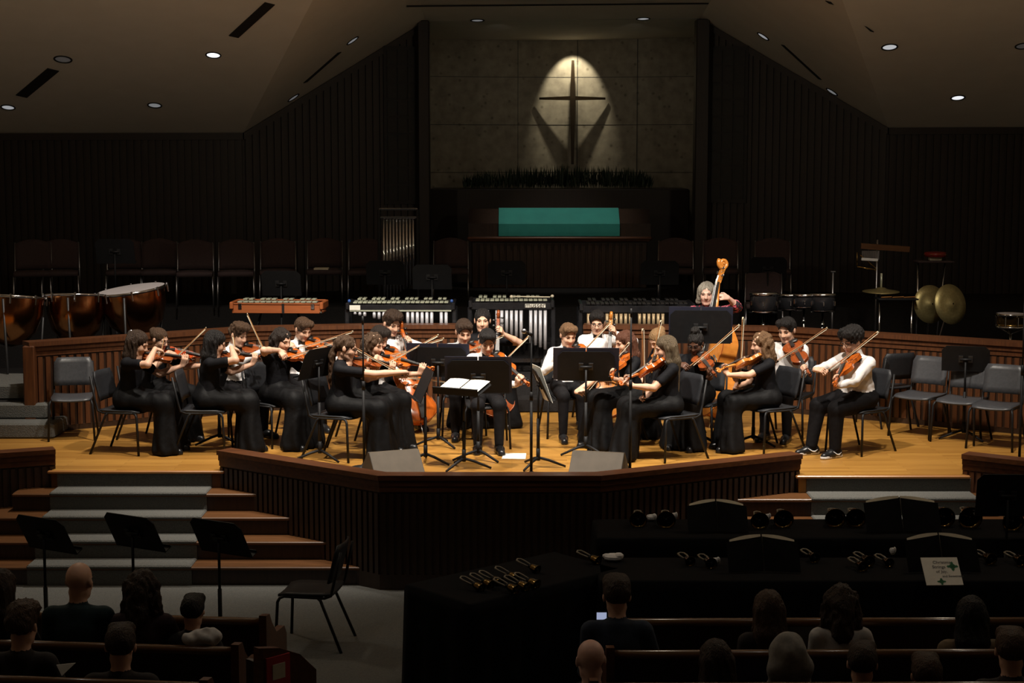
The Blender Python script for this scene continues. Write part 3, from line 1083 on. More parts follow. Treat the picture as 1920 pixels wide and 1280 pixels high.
def make_instrument(name, body, prof, rib, arch, neck_l, nut_w, scroll_s, vm, endpin=0.0, chinrest=True):
    """x = across, y = along (0 = bottom of body, + towards scroll), z = top normal, z=0 at middle of ribs"""
    root = empty(name)
    top = MB()
    ribs = MB()
    ts = [p[0] for p in prof]
    NV = 9
    def plate(sign):
        vs = []
        fs = []
        for t in ts:
            hw = interp(prof, t) * body
            for k in range(NV):
                u = k / (NV - 1) * 2 - 1
                env = min(1.0, t / 0.14, (1 - t) / 0.12)
                z = rib / 2 + arch * (1 - u * u) * max(0.0, env) ** 0.6
                vs.append((u * hw, t * body, sign * z))
        for i in range(len(ts) - 1):
            for k in range(NV - 1):
                a = i * NV + k
                q = (a, a + 1, a + NV + 1, a + NV)
                fs.append(q if sign > 0 else q[::-1])
        return vs, fs
    top.add(*plate(1))
    top.build('front_plate', vm, root, True)
    bk = MB()
    bk.add(*plate(-1))
    bk.build('back_plate', vm, root, True)
    vs = []
    fs = []
    outl = [(interp(prof, t) * body, t * body) for t in ts] + [(-interp(prof, t) * body, t * body) for t in reversed(ts[1:-1])]
    n = len(outl)
    cyc = body * 0.5
    for z in (-rib / 2, rib / 2):
        for x, y in outl:
            vs.append((x * 0.985, cyc + (y - cyc) * 0.99, z))
    for i in range(n):
        j = (i + 1) % n
        fs.append((i, j, j + n, i + n))
    ribs.add(vs, fs)
    ribs.build('ribs', vm, root, True)
    zt = rib / 2 + arch
    # purfling edge
    pf = MB()
    pf.tube([(x * 0.97, cyc + (y - cyc) * 0.985, rib / 2 + 0.002) for x, y in outl + outl[:1]], body * 0.006, 5, False)
    pf.build('edge', M['varnish2'], root, True)
    bl = body + neck_l           # nut position
    bt = rib / 2 + arch + 0.04 * body
    nk = MB()
    nk.tube([(0, body * 0.97, rib * 0.25), (0, body * 1.04, rib * 0.55), (0, bl, rib / 2 + arch * 0.8)], [nut_w * 0.75, nut_w * 0.62, nut_w * 0.5], 10)
    nk.build('neck', vm, root, True)
    fb = MB()
    y0 = body * 0.66
    fb.add([(-nut_w * 0.85, y0, bt + 0.02 * body), (nut_w * 0.85, y0, bt + 0.02 * body), (nut_w * 0.5, bl, rib / 2 + arch + 0.01 * body), (-nut_w * 0.5, bl, rib / 2 + arch + 0.01 * body),
            (-nut_w * 0.85, y0, bt - 0.005 * body), (nut_w * 0.85, y0, bt - 0.005 * body), (nut_w * 0.5, bl, rib / 2 + arch - 0.012 * body), (-nut_w * 0.5, bl, rib / 2 + arch - 0.012 * body)],
           [(0, 1, 2, 3), (7, 6, 5, 4), (0, 4, 5, 1), (1, 5, 6, 2), (2, 6, 7, 3), (3, 7, 4, 0)])
    fb.build('fingerboard', M['ebony'], root)
    # peg box and scroll
    s_ = scroll_s
    pb = MB()
    zb = rib / 2 + arch * 0.6
    pb.box((0, bl + 0.32 * s_, zb - 0.05 * s_), (nut_w * 1.0, 0.70 * s_, 0.17 * s_), Rx(-0.22))
    pb.build('pegbox', vm, root)
    sc = MB()
    pts = []
    rs = []
    cy_, cz_ = bl + 0.82 * s_, zb - 0.10 * s_
    for i in range(22):
        a = -2.2 + i * 0.5
        r = 0.24 * s_ * (1 - i / 26)
        pts.append((0, cy_ + r * math.cos(a + math.pi), cz_ + r * math.sin(a + math.pi)))
        rs.append(0.095 * s_ * (1 - 0.35 * i / 22))
    sc.tube(pts, rs, 8)
    sc.ell((0, cy_, cz_), (nut_w * 0.75, 0.07 * s_, 0.07 * s_))
    sc.build('scroll', vm, root, True)
    for k in range(4):
        yk = bl + (0.12 + 0.16 * k) * s_
        side = 1 if k % 2 else -1
        pgm = MB().tube([(-side * nut_w * 0.6, yk, zb - 0.02 * s_), (side * nut_w * 1.1, yk, zb - 0.02 * s_)], 0.022 * s_, 6)
        pgm.ell((side * nut_w * 1.4, yk, zb - 0.02 * s_), (nut_w * 0.45, 0.07 * s_, 0.03 * s_))
        pgm.build('peg', M['ebony'] if body < 1.0 else M['steel'], root, True)
    br = MB()
    br.box((0, body * 0.54, zt + 0.045 * body), (body * 0.115, body * 0.012, body * 0.095), None, 0.8)
    br.build('bridge', M['bowhair'], root)
    tp = MB()
    tp.add([(-0.03 * body, 0.03 * body, zt + 0.0 * body), (0.03 * body, 0.03 * body, zt), (0.058 * body, 0.33 * body, zt + 0.055 * body), (-0.058 * body, 0.33 * body, zt + 0.055 * body),
            (-0.03 * body, 0.03 * body, zt + 0.025 * body), (0.03 * body, 0.03 * body, zt + 0.025 * body), (0.058 * body, 0.33 * body, zt + 0.08 * body), (-0.058 * body, 0.33 * body, zt + 0.08 * body)],
           [(3, 2, 1, 0), (4, 5, 6, 7), (0, 1, 5, 4), (1, 2, 6, 5), (2, 3, 7, 6), (3, 0, 4, 7)])
    tp.build('tailpiece', M['ebony'], root)
    st = MB()
    for k in range(4):
        u = (k - 1.5) / 1.5
        st.tube([(u * 0.03 * body, 0.33 * body, zt + 0.08 * body), (u * 0.045 * body, 0.54 * body, zt + 0.098 * body), (u * nut_w * 0.36, bl, rib / 2 + arch + 0.018 * body), (u * nut_w * 0.3, bl + 0.3 * s_, zb + 0.05 * s_)], max(0.0007, body * 0.0011), 4)
    st.build('strings', M['string'], root)
    for s2 in (-1, 1):
        fh = MB()
        pts = []
        for k in range(9):
            u = k / 8 * 2 - 1
            x_ = s2 * body * (0.125 - 0.035 * u + 0.03 * math.sin(u * 3.0))
            y_ = body * (0.52 + 0.10 * u)
            hw = interp(prof, y_ / body) * body
            pts.append((x_, y_, rib / 2 + arch * (1 - (x_ / hw) ** 2) + 0.0005))
        fh.tube(pts, [body * 0.012] + [body * 0.008] * 7 + [body * 0.012], 5)
        fh.build('f_hole', M['ebony'], root)
    if chinrest:
        cr_ = MB()
        cr_.ell((-0.10 * body, 0.10 * body, zt + 0.03 * body), (0.11 * body, 0.075 * body, 0.03 * body), None, 12, 6)
        cr_.build('chinrest', M['ebony'], root, True)
        sr = MB()
        sr.tube([(-0.25 * body, 0.17 * body, -rib / 2 - 0.02), (-0.1 * body, 0.10 * body, -rib / 2 - 0.045), (0.1 * body, 0.09 * body, -rib / 2 - 0.05), (0.25 * body, 0.14 * body, -rib / 2 - 0.02)], [0.006, 0.014, 0.014, 0.006], 8)
        sr.build('shoulder_rest', M['ebony'], root, True)
    if endpin:
        MB().tube([(0, 0.01, 0), (0, -endpin, 0)], [0.009, 0.005], 8).build('endpin', M['steel'], root, True)
    return root


VIOLINS = {}


def violin_proto(kind, vkey):
    k = (kind, vkey)
    if k in VIOLINS:
        return copy_tree(VIOLINS[k])
    if kind == 'violin':
        o = make_instrument('violin', 0.356, VPROF, 0.032, 0.014, 0.132, 0.024, 0.115, M[vkey])
    elif kind == 'viola':
        o = make_instrument('viola', 0.40, VPROF, 0.036, 0.016, 0.145, 0.026, 0.125, M[vkey])
    elif kind == 'cello':
        o = make_instrument('cello', 0.75, VPROF, 0.115, 0.026, 0.28, 0.034, 0.2, M[vkey], endpin=0.14, chinrest=False)
    else:
        o = make_instrument('double_bass', 1.10, BPROF, 0.19, 0.035, 0.43, 0.046, 0.27, M[vkey], endpin=0.12, chinrest=False)
    VIOLINS[k] = o
    return o


def make_bow(L, thick=1.0):
    root = empty('bow')
    # y axis from frog (0) to tip (L); hair on -z side
    MB().tube([(0, -0.02, 0.0), (0, 0.05, 0.0), (0, L * 0.5, -0.012), (0, L * 0.9, -0.003), (0, L, 0.0)], [0.0045 * thick, 0.0045 * thick, 0.004 * thick, 0.003 * thick, 0.0028 * thick], 6).build('stick', M['bowwood'], root, True)
    MB().box((0, 0.045, -0.013), (0.011 * thick, 0.05, 0.024)).build('frog', M['ebony'], root)
    MB().add([(-0.003, L - 0.02, 0), (0.003, L - 0.02, 0), (0.003, L + 0.012, -0.022), (-0.003, L + 0.012, -0.022), (-0.003, L + 0.01, 0), (0.003, L + 0.01, 0)],
             [(0, 1, 5, 4), (0, 4, 3), (1, 2, 5), (4, 5, 2, 3), (0, 3, 2, 1)]).build('tip', M['bowhair'], root)
    MB().box((0, L * 0.53, -0.0225), (0.009 * thick, L * 0.93, 0.0025)).build('hair_ribbon', M['bowhair'], root)
    return root


BOWS = {}


def bow_proto(kind):
    if kind in BOWS:
        return copy_tree(BOWS[kind])
    o = make_bow(0.70 if kind == 'violin' else 0.68, 1.15 if kind == 'violin' else 1.6)
    BOWS[kind] = o
    return o


# ------------------------------------------------------------------ microphone stands, wedges
def mic_stand(base, z0, h, label, boom=None):
    root = empty('microphone_stand', (base[0], base[1], z0), 0, label, 'mic stand')
    MB().lathe([(0.13, 0), (0.13, 0.015), (0.03, 0.03), (0.02, 0.05)], 20).build('base', M['standblack'], root, True)
    MB().tube([(0, 0, 0.03), (0, 0, h * 0.55)], 0.014, 8).tube([(0, 0, h * 0.55), (0, 0, h)], 0.009, 8).build('pole', M['standblack'], root, True)
    MB().tube([(0, 0, h * 0.54), (0, 0, h * 0.6)], 0.017, 8).build('clutch', M['standblack'], root, True)
    if boom:
        a, b = Vector((0, 0, h)), Vector(boom)
        MB().tube([a, a + (b - a) * 0.45], 0.016, 8).build('clip', M['standblack'], root, True)
        MB().tube([a + (b - a) * 0.3, b], [0.013, 0.017], 10).build('microphone_body', M['blackmetal'], root, True)
        MB().ell(b, (0.026, 0.026, 0.026), None, 12, 8).build('microphone_head', M['steel'], root, True)
    else:
        MB().tube([(0, 0, h - 0.02), (0, 0, h + 0.06)], 0.011, 8).build('microphone', M['blackmetal'], root, True)
    return root


b = onz(996, 893, 0)
mic_stand((b.x, b.y), 0, 1.36, 'black microphone stand with silver-headed microphone in front of the centre', (-0.07, -0.06, 1.40))
for px, py, top, lb in ((683, 878, 604, 'thin straight microphone stand in front of the ponytailed violinist'), (1181, 892, 590, 'thin straight microphone stand in front of the long-haired girl at right'), (1911, 868, 560, 'thin straight microphone stand at the right edge of the stage')):
    b = onz(px, py, 0)
    t_ = ony(px, top, b.y)
    mic_stand((b.x, b.y), 0, t_.z, lb)


def wedge(px, py, yaw, label, w=0.5):
    b = onz(px, py, 0)
    root = empty('monitor_speaker', (b.x, b.y, 0), rad(yaw), label, 'speaker')
    # profile in y,z: sloping panel faces the players (+y), plywood back faces the hall
    pr = [(-0.20, 0.0), (0.22, 0.0), (0.20, 0.05), (0.03, 0.215), (-0.02, 0.215)]
    vs = [(-w / 2, y, z) for y, z in pr] + [(w / 2, y, z) for y, z in pr]
    n = len(pr)
    fs = [tuple(range(n)), tuple(range(2 * n - 1, n - 1, -1))] + [(i, i + n, (i + 1) % n + n, (i + 1) % n) for i in range(n)]
    MB().add(vs, fs).build('cabinet', M['wedge'], root)
    for s_ in (-1, 1):
        MB().add([(s_ * (w / 2 + 0.004), y * 0.96, 0.004 + z * 0.97) for y, z in pr] + [(s_ * (w / 2 - 0.01), y * 0.96, 0.004 + z * 0.97) for y, z in pr],
                 [tuple(range(n)), tuple(range(2 * n - 1, n - 1, -1))] + [(i, (i + 1) % n, (i + 1) % n + n, i + n) for i in range(n)]).build('side_panel', M['grille'], root)
    MB().box((0, 0.122, 0.137), (w * 0.86, 0.008, 0.2), Rx(-math.atan2(0.165, 0.17) + math.pi / 2)).build('grille', M['grille'], root)
    return root


wedge(738, 886, 24, 'brown wedge speaker on the stage floor before the left violins')
wedge(1122, 888, -16, 'grey-brown wedge speaker on the stage floor before the right violins')

# ------------------------------------------------------------------ music stands on the stage
def stand_at(px, py, pyc, yaw, tilt, label, z0=0.0, **kw):
    b = onz(px, py, z0)
    zc = ony(px, pyc, b.y).z - z0
    return music_stand((b.x, b.y), z0, zc, yaw, tilt, label, **kw)


stand_at(870, 878, 731, -28, 74, 'flat music stand with white sheets in front of the centre violinist', papers=True)
stand_at(798, 869, 722, -78, 24, 'music stand seen nearly edge-on right of the cello boy', splay=50)
stand_at(897, 862, 708, 178, 16, 'wide music stand hiding the knees of the centre violinist', w=0.62, h=0.36, folder=True)
stand_at(822, 836, 680, 172, 16, 'music stand left of centre before the back-row boy', w=0.6, h=0.34, folder=True)
stand_at(1009, 876, 722, 98, 24, 'music stand turned sideways right of the microphone', papers=False)
b = onz(1009, 876, 0)
sh = MB()
cA_, cB_ = ony(1003, 684, b.y - 0.06), ony(1030, 752, b.y - 0.12)
sh.sheet([[cA_ + Vector((-0.04, 0.14, 0.0)), cA_ + Vector((0.05, -0.12, -0.01))], [cA_.lerp(cB_, 0.5) + Vector((-0.045, 0.14, 0)), cA_.lerp(cB_, 0.5) + Vector((0.04, -0.12, 0))], [cB_ + Vector((-0.05, 0.14, 0)), cB_ + Vector((0.03, -0.12, 0))]], 0.003)
tag(sh.build('sheet_music', M['paper']), 'white page hanging off the sideways stand right of the microphone', 'sheet music')
stand_at(1098, 852, 688, 178, 18, 'music stand in front of the white-shirted boy right of centre', w=0.58, h=0.33, folder=True)
stand_at(1311, 832, 614, 176, 14, 'tall wide music stand in front of the bass player', w=0.64, h=0.37, folder=True)
stand_at(600, 862, 682, -120, 20, 'music stand between the long-haired girl and the ponytailed girl', splay=80)
stand_at(412, 832, 705, -110, 22, 'music stand hidden behind the dark-haired girl at left', splay=200)
stand_at(1412, 834, 722, 120, 22, 'music stand behind the wavy-haired girl at right', splay=200)
stand_at(1806, 823, 674, 164, 20, 'empty music stand before the row of vacant chairs at right', h=0.30)
# on the choir tiers
for px, pyc, y_, z0, lb in ((527, 532, 4.9, T1, 'dim music stand behind the orange bell case'), (722, 512, 5.6, T2, 'dim music stand in front of the tubular chimes'),
                            (810, 520, 5.0, T1, 'dim music stand right of the tubular chimes'), (950, 512, 5.6, T2, 'dim music stand before the pulpit, left side'),
                            (1237, 512, 5.6, T2, 'dim music stand before the pulpit, right side'), (215, 472, 5.2, T2, 'dim music stand behind the white-headed timpani'),
                            (1440, 505, 6.0, T2, 'dim music stand behind the toms')):
    q = ony(px, pyc, y_)
    music_stand((q.x, y_), z0, q.z - z0, 178, 14, lb, group='music stands in the choir')
# on the nave floor at left, dark
for px, pyc, lb in ((82, 1004, 'leftmost dark music stand before the stage steps'), (248, 1000, 'middle dark music stand before the stage steps'), (410, 1010, 'right dark music stand before the stage steps')):
    q = ony(px, pyc, -3.6)
    music_stand((q.x, -3.6), GZ, q.z - GZ, 150, 28, lb, group='music stands on the nave floor')

# ------------------------------------------------------------------ vacant chairs
def chair_at(px, py, yaw, label, z=0.0, **kw):
    b = onz(px, py, z)
    return chair(b.x, b.y, yaw, label, z, **kw)


chair_at(138, 820, 10, 'vacant chair by the left end of the choir rail', tone='grey')
chair_at(1722, 816, -40, 'leftmost vacant chair of the row before the right rail', tone='grey')
chair_at(1800, 826, -36, 'middle vacant chair of the row before the right rail', tone='grey')
chair_at(1866, 838, -32, 'rightmost vacant chair of the row before the right rail', tone='grey')
chair_at(1660, 795, -160, 'vacant chair against the rail behind the curly-haired violist')
q = onz(585, 1205, GZ)
chair(q.x, q.y, -98, 'dark chair alone on the nave carpet before the stage', GZ, group='chairs on the nave floor')

# loose paper on the stage
b = onz(963, 857, 0)
MBp = MB()
MBp.sheet([[(b.x - 0.12, b.y - 0.1, 0.004), (b.x + 0.12, b.y - 0.12, 0.004)], [(b.x - 0.10, b.y + 0.2, 0.006), (b.x + 0.13, b.y + 0.16, 0.012)]], 0.003)
tag(MBp.build('paper_sheet', M['paper']), 'loose white paper on the floor beside the centre violinist', 'paper')
b = onz(1912, 861, 0)


# ------------------------------------------------------------------ choir chairs
def make_choir_chair():
    root = empty('choir_chair')
    P = []
    for j in range(6):
        v = j / 5
        P.append([((i / 6 * 2 - 1) * 0.235, 0.22 - 0.46 * v, 0.455 + 0.02 * math.sin(v * 3.14) * (1 - (i / 6 * 2 - 1) ** 4)) for i in range(7)])
    MB().sheet(P, 0.055).build('seat', M['mauve'], root, True)
    P = []
    for j in range(7):
        v = j / 6
        row = []
        for i in range(9):
            u = i / 8 * 2 - 1
            top = 0.40 - 0.06 * u * u
            row.append((u * 0.235, 0.235 + 0.07 * v - 0.03 * u * u, 0.50 + top * v))
        P.append(row)
    MB().sheet(P, 0.035).build('backrest', M['mauve'], root, True)
    for s_ in (-1, 1):
        MB().tube([(s_ * 0.235, -0.18, 0.43), (s_ * 0.245, -0.21, 0.0)], 0.012, 6).build('leg', M['steel'], root, True)
        MB().tube([(s_ * 0.235, 0.30, 0.86), (s_ * 0.24, 0.235, 0.45), (s_ * 0.25, 0.27, 0.0)], 0.012, 6).build('leg', M['steel'], root, True)
    MB().tube([(-0.235, -0.05, 0.42), (0.235, -0.05, 0.42)], 0.011, 6).build('seat_rail', M['steel'], root)
    return root


cc = make_choir_chair()
first = True
for px, ptop, y_, z_, lb in ((608, 450, 6.7, T3, 'with a book on its seat, left of the chimes'), (686, 470, 6.6, T3 - 0.0, 'just left of the tubular chimes'), (845, 450, 6.75, T3, 'next to the pulpit on its left'),
                             (1268, 450, 6.75, T3, 'next to the pulpit on its right'), (1352, 450, 6.75, T3, 'behind the scroll of the double bass'), (1450, 447, 6.7, T3, 'above and behind the toms'),
                             (1433, 528, 5.75, T2, 'directly behind the toms, lower tier'), (60, 470, 6.3, T3, 'leftmost on the upper tier'), (112, 462, 6.4, T3, 'second from the left on the upper tier'),
                             (232, 452, 6.5, T3, 'left of the pair above the white timpani head'), (297, 452, 6.55, T3, 'right of the pair above the white timpani head'), (365, 480, 6.3, T3, 'behind the right edge of the timpani'),
                             (442, 476, 6.35, T3, 'above the left end of the orange bell case'), (520, 458, 6.6, T3, 'above the middle of the orange bell case')):
    o = cc if first else copy_tree(cc)
    first = False
    q = ony(px, ptop, y_)
    o.location = (q.x, y_, z_)
    o.rotation_euler = (0, 0, rad(-q.x * 2.0))
    tag(o, 'dim mauve upholstered choir chair ' + lb, 'chair', 'choir chairs on the tiers')
q = ony(603, 503, 6.6)
tag(MB().bbox((q.x, 6.6, T3 + 0.50), (0.2, 0.15, 0.03), 0.006).build('hymn_book', M['creampaper']), 'closed book lying on a choir chair left of the chimes', 'book')

# ================================================================== PERCUSSION
def timpani(px, pytop, y_, dia, tilt, roll, label):
    q = ony(px, pytop, y_)
    root = empty('timpani', (q.x, y_, T1), 0, label, 'timpani', 'copper timpani behind the left rail')
    h = q.z - T1
    R_ = dia / 2
    Rm = Rx(rad(tilt)) @ Ry(rad(roll))
    c = Vector((0, 0, h))
    prof = [(0.03, -0.60), (R_ * 0.45, -0.56), (R_ * 0.78, -0.42), (R_ * 0.94, -0.22), (R_ * 0.98, -0.03)]
    MB().lathe(prof, 36, c, Rm, True, False).build('bowl', M['copper'], root, True)
    MB().lathe([(R_ * 0.98, -0.03), (R_ * 1.02, -0.03), (R_ * 1.02, 0.0), (R_ * 0.98, 0.002)], 36, c, Rm, False, False).build('hoop', M['chrome'], root, True)
    MB().lathe([(0.001, 0.004), (R_ * 0.6, 0.004), (R_ * 0.99, 0.0)], 36, c, Rm, False, False).build('head', M['drumhead'], root, True)
    me = MB().tube([(0, 0, 0.012), (0, 0, -0.10)], 0.012, 6).mesh('tension_rod', M['chrome'])
    for k in range(8):
        a = 2 * math.pi * (k + 0.3) / 8
        p = c + Rm @ Vector((math.cos(a) * R_ * 1.05, math.sin(a) * R_ * 1.05, 0))
        o = link('tension_rod', me, root, p)
        o.rotation_euler = Rm.to_euler()
    for k in range(3):
        a = rad(30 + 120 * k)
        cc_, s_ = math.cos(a), math.sin(a)
        MB().tube([c + Rm @ Vector((cc_ * R_ * 1.0, s_ * R_ * 1.0, -0.05)), Vector((cc_ * R_ * 0.8, s_ * R_ * 0.8, 0.25)), Vector((cc_ * R_ * 0.85, s_ * R_ * 0.85, 0.0))], 0.015, 8).build('strut', M['steeldark'], root, True)
    return root


timpani(246, 541, 4.0, 0.82, 4, -7, 'copper timpani with a tilted pale head behind the leftmost girls')
timpani(142, 552, 3.8, 0.72, -7, 0, 'middle copper timpani with its head seen edge-on')
timpani(24, 554, 3.4, 0.74, -7, 3, 'leftmost copper timpani cut by the picture edge')


def mallet_instrument(name, px0, px1, pytop, y_, label, cat, barm, resm, depth=0.5, nb=19, res=None, yaw=0.0, bodym=None, rail_h=0.05, legs=True, accid=True, strip=None):
    a, b2 = ony(px0, pytop, y_), ony(px1, pytop, y_)
    W_ = b2.x - a.x
    cx_ = (a.x + b2.x) / 2
    h = a.z - T1
    root = empty(name, (cx_, y_, T1), rad(yaw), label, cat)
    bodym = bodym or M['blackgloss']
    for yy, zz in ((-0.0, 0.0), (depth, 0.02)):
        MB().bbox((0, yy, h - 0.035 - rail_h / 2 + zz), (W_, 0.04, rail_h), 0.008).build('rail', bodym, root)
    for s_ in (-1, 1):
        MB().bbox((s_ * W_ / 2, depth / 2, h - 0.05), (0.045, depth + 0.1, 0.09), 0.01).build('end_block', bodym, root)
    if strip:
        MB().box((0, -0.028, h - 0.035 - rail_h + 0.006), (W_ * 0.96, 0.012, 0.016)).build('trim_strip', strip, root)
    for k in range(nb):
        x = -W_ / 2 + 0.06 + (W_ - 0.12) * (k + 0.5) / nb
        bw = (W_ - 0.12) / nb * 0.84
        f = 1 - 0.35 * k / nb
        MB().bbox((x, depth * 0.25, h - 0.01), (bw, depth * 0.5 * f, 0.018), 0.004).build('bar', barm, root)
        if accid and k < nb - 1 and k % 7 not in (2, 6):
            MB().bbox((x + (W_ - 0.12) / nb / 2, depth * 0.72, h + 0.012), (bw * 0.9, depth * 0.45 * f, 0.018), 0.004).build('bar', barm, root)
    if res:
        for k in range(nb):
            ln = res(k / (nb - 1))
            if ln <= 0.02 or (k % 7) == 3:
                continue
            x = -W_ / 2 + 0.06 + (W_ - 0.12) * (k + 0.5) / nb
            r_ = (W_ - 0.12) / nb * 0.36
            MB().tube([(x, -0.005, h - 0.045 - rail_h), (x, -0.005, h - 0.045 - rail_h - ln)], r_, 10).build('resonator', resm, root, True)
    if legs:
        for s_ in (-1, 1):
            MB().bbox((s_ * (W_ / 2 + 0.01), 0.02, (h - 0.09) / 2), (0.05, 0.05, h - 0.09), 0.008).build('leg', bodym, root)
            MB().bbox((s_ * (W_ / 2 + 0.01), depth - 0.02, (h - 0.09) / 2), (0.05, 0.05, h - 0.09), 0.008).build('leg', bodym, root)
        MB().box((0, depth / 2, 0.16), (W_, 0.04, 0.05)).build('crossbar', bodym, root)
    return root, W_, h


# orange-cased bells
root, W_, h = mallet_instrument('bell_set', 434, 604, 565, 4.2, 'orange wooden case of orchestra bells left of the vibraphones', 'bells', M['palebar'], M['alu'], 0.32, 14, None, -3, M['casewood'], 0.0, False)
MB().bbox((0, 0.0, h - 0.085), (W_, 0.02, 0.125), 0.006).build('case_front', M['casewood'], root)
MB().bbox((0, 0.33, h - 0.06), (W_, 0.02, 0.12), 0.006).build('case_back', M['casewood'], root)
MB().box((0, 0.165, h - 0.14), (W_, 0.33, 0.012)).build('case_floor', M['casewood'], root)
MB().box((-W_ / 2 + 0.57 * W_, -0.014, h - 0.085), (0.03, 0.008, 0.12)).build('case_seam', M['ebony'], root)
for x_ in (-W_ * 0.41, W_ * 0.4):
    MB().bbox((x_, -0.016, h - 0.06), (0.045, 0.014, 0.07), 0.004).build('latch', M['chrome'], root)
MB().ell((W_ / 2 - 0.01, -0.015, h - 0.135), (0.02, 0.02, 0.02)).build('corner_knob', M['chrome'], root, True)
for s_ in (-1, 1):
    MB().tube([(s_ * W_ * 0.2, 0.16, h - 0.14), (s_ * W_ * 0.42, 0.0, 0.0)], 0.012, 6).tube([(s_ * W_ * 0.2, 0.16, h - 0.14), (s_ * W_ * 0.42, 0.32, 0.0)], 0.012, 6).build('stand_leg', M['blackmetal'], root)

root, W_, h = mallet_instrument('vibraphone', 652, 850, 566, 4.1, 'vibraphone with pale bars behind the cello boy', 'vibraphone', M['palebar'], M['alu'], 0.5, 20, lambda u: 0.03 + 0.22 * u, 0, None, 0.075, strip=M['palebar'])
MB().box((-W_ / 2 + 0.09, -0.03, h - 0.07), (0.13, 0.008, 0.065)).build('name_card', M['paper'], root)
for s_ in (-1, 1):
    MB().ell((s_ * W_ * 0.485, 0.0, h + 0.012), (0.02, 0.02, 0.022)).build('blue_knob', pm('blue_knob', (0.03, 0.09, 0.32), (0.03, 0.08, 0.28), 9, 0.4) if s_ < 0 else bpy.data.materials['blue_knob'], root, True)
root, W_, h = mallet_instrument('vibraphone', 882, 1036, 562, 4.25, 'vibraphone with long grey resonators in the middle of the choir rail', 'vibraphone', M['palebar'], M['alu'], 0.5, 15, lambda u: 0.12 + 0.36 * u, 0, None, 0.085)
cu = bpy.data.curves.new('logo', 'FONT')
cu.body = 'musser'
cu.size = 0.085
cu.extrude = 0.002
cu.align_x = 'CENTER'
cu.materials.append(M['ebony'])
tob = bpy.data.objects.new('logo_tmp', cu)
COL.objects.link(tob)
dg = bpy.context.evaluated_depsgraph_get()
lme = bpy.data.meshes.new_from_object(tob.evaluated_get(dg))
bpy.data.objects.remove(tob)
MB().box((W_ * 0.29, -0.026, h - 0.07), (0.25, 0.006, 0.045)).build('logo_plate', M['paper'], root)
lo = link('logo', lme, root, (W_ * 0.29, -0.031, h - 0.09))
lo.rotation_euler = (math.pi / 2, 0, 0)
for k_, (z_, x0_, x1_) in enumerate(((0.035, 0.0, 0.47), (0.033, 0.03, 0.5))):
    mo = MB().tube([(W_ * x0_, 0.06 + 0.09 * k_, h + z_), (W_ * x1_, 0.07 + 0.09 * k_, h + 0.025)], 0.0045, 6)
    rt = empty('mallet', root.location, 0, ('front' if k_ == 0 else 'rear') + ' yellow-headed mallet lying on the middle vibraphone bars', 'mallet', 'mallets on the vibraphone')
    mo.build('shaft', M['creampaper'], rt, True)
    MB().ell((W_ * (x0_ if k_ == 0 else x1_), 0.06 + 0.09 * k_, h + z_), (0.022, 0.022, 0.02)).build('mallet_head', M['creampaper'], rt, True)
mallet_instrument('marimba', 1090, 1300, 568, 4.2, 'dark marimba with tan resonators between the pulpit and the bass player', 'marimba', M['ebony'], M['tan'], 0.55, 22, lambda u: 0.17 - 0.02 * u + 0.12 * abs(u - 0.5), 0, None, 0.085)

# tubular chimes
q0, q1 = ony(722, 404, 6.1), ony(772, 404, 6.1)
zt = ony(740, 392, 6.1).z
ch = empty('tubular_chimes', ((q0.x + q1.x) / 2, 6.1, T2), 0, 'tall frame of hanging silver tubular chimes behind the vibraphone', 'chimes')
wch = q1.x - q0.x + 0.1
H = zt - T2
for s_ in (-1, 1):
    MB().bbox((s_ * (wch / 2 + 0.03), 0, H / 2), (0.04, 0.06, H), 0.008).build('post', M['blackmetal'], ch)
    MB().bbox((s_ * (wch / 2 + 0.03), 0, 0.03), (0.06, 0.6, 0.05), 0.01).build('foot', M['blackmetal'], ch)
for z_ in (H, H - 0.11):
    MB().bbox((0, 0, z_), (wch + 0.06, 0.05, 0.03), 0.008).build('top_bar', M['chrome'], ch)
for k in range(10):
    MB().tube([(-wch / 2 + 0.03 + k * (wch - 0.06) / 9, 0.0, H - 0.13), (-wch / 2 + 0.03 + k * (wch - 0.06) / 9, 0, H - 1.25 + 0.03 * k)], 0.016, 10).build('tube', M['chrome'], ch, True)
MB().bbox((0, 0, 0.2), (wch, 0.05, 0.05), 0.008).build('lower_bar', M['blackmetal'], ch)


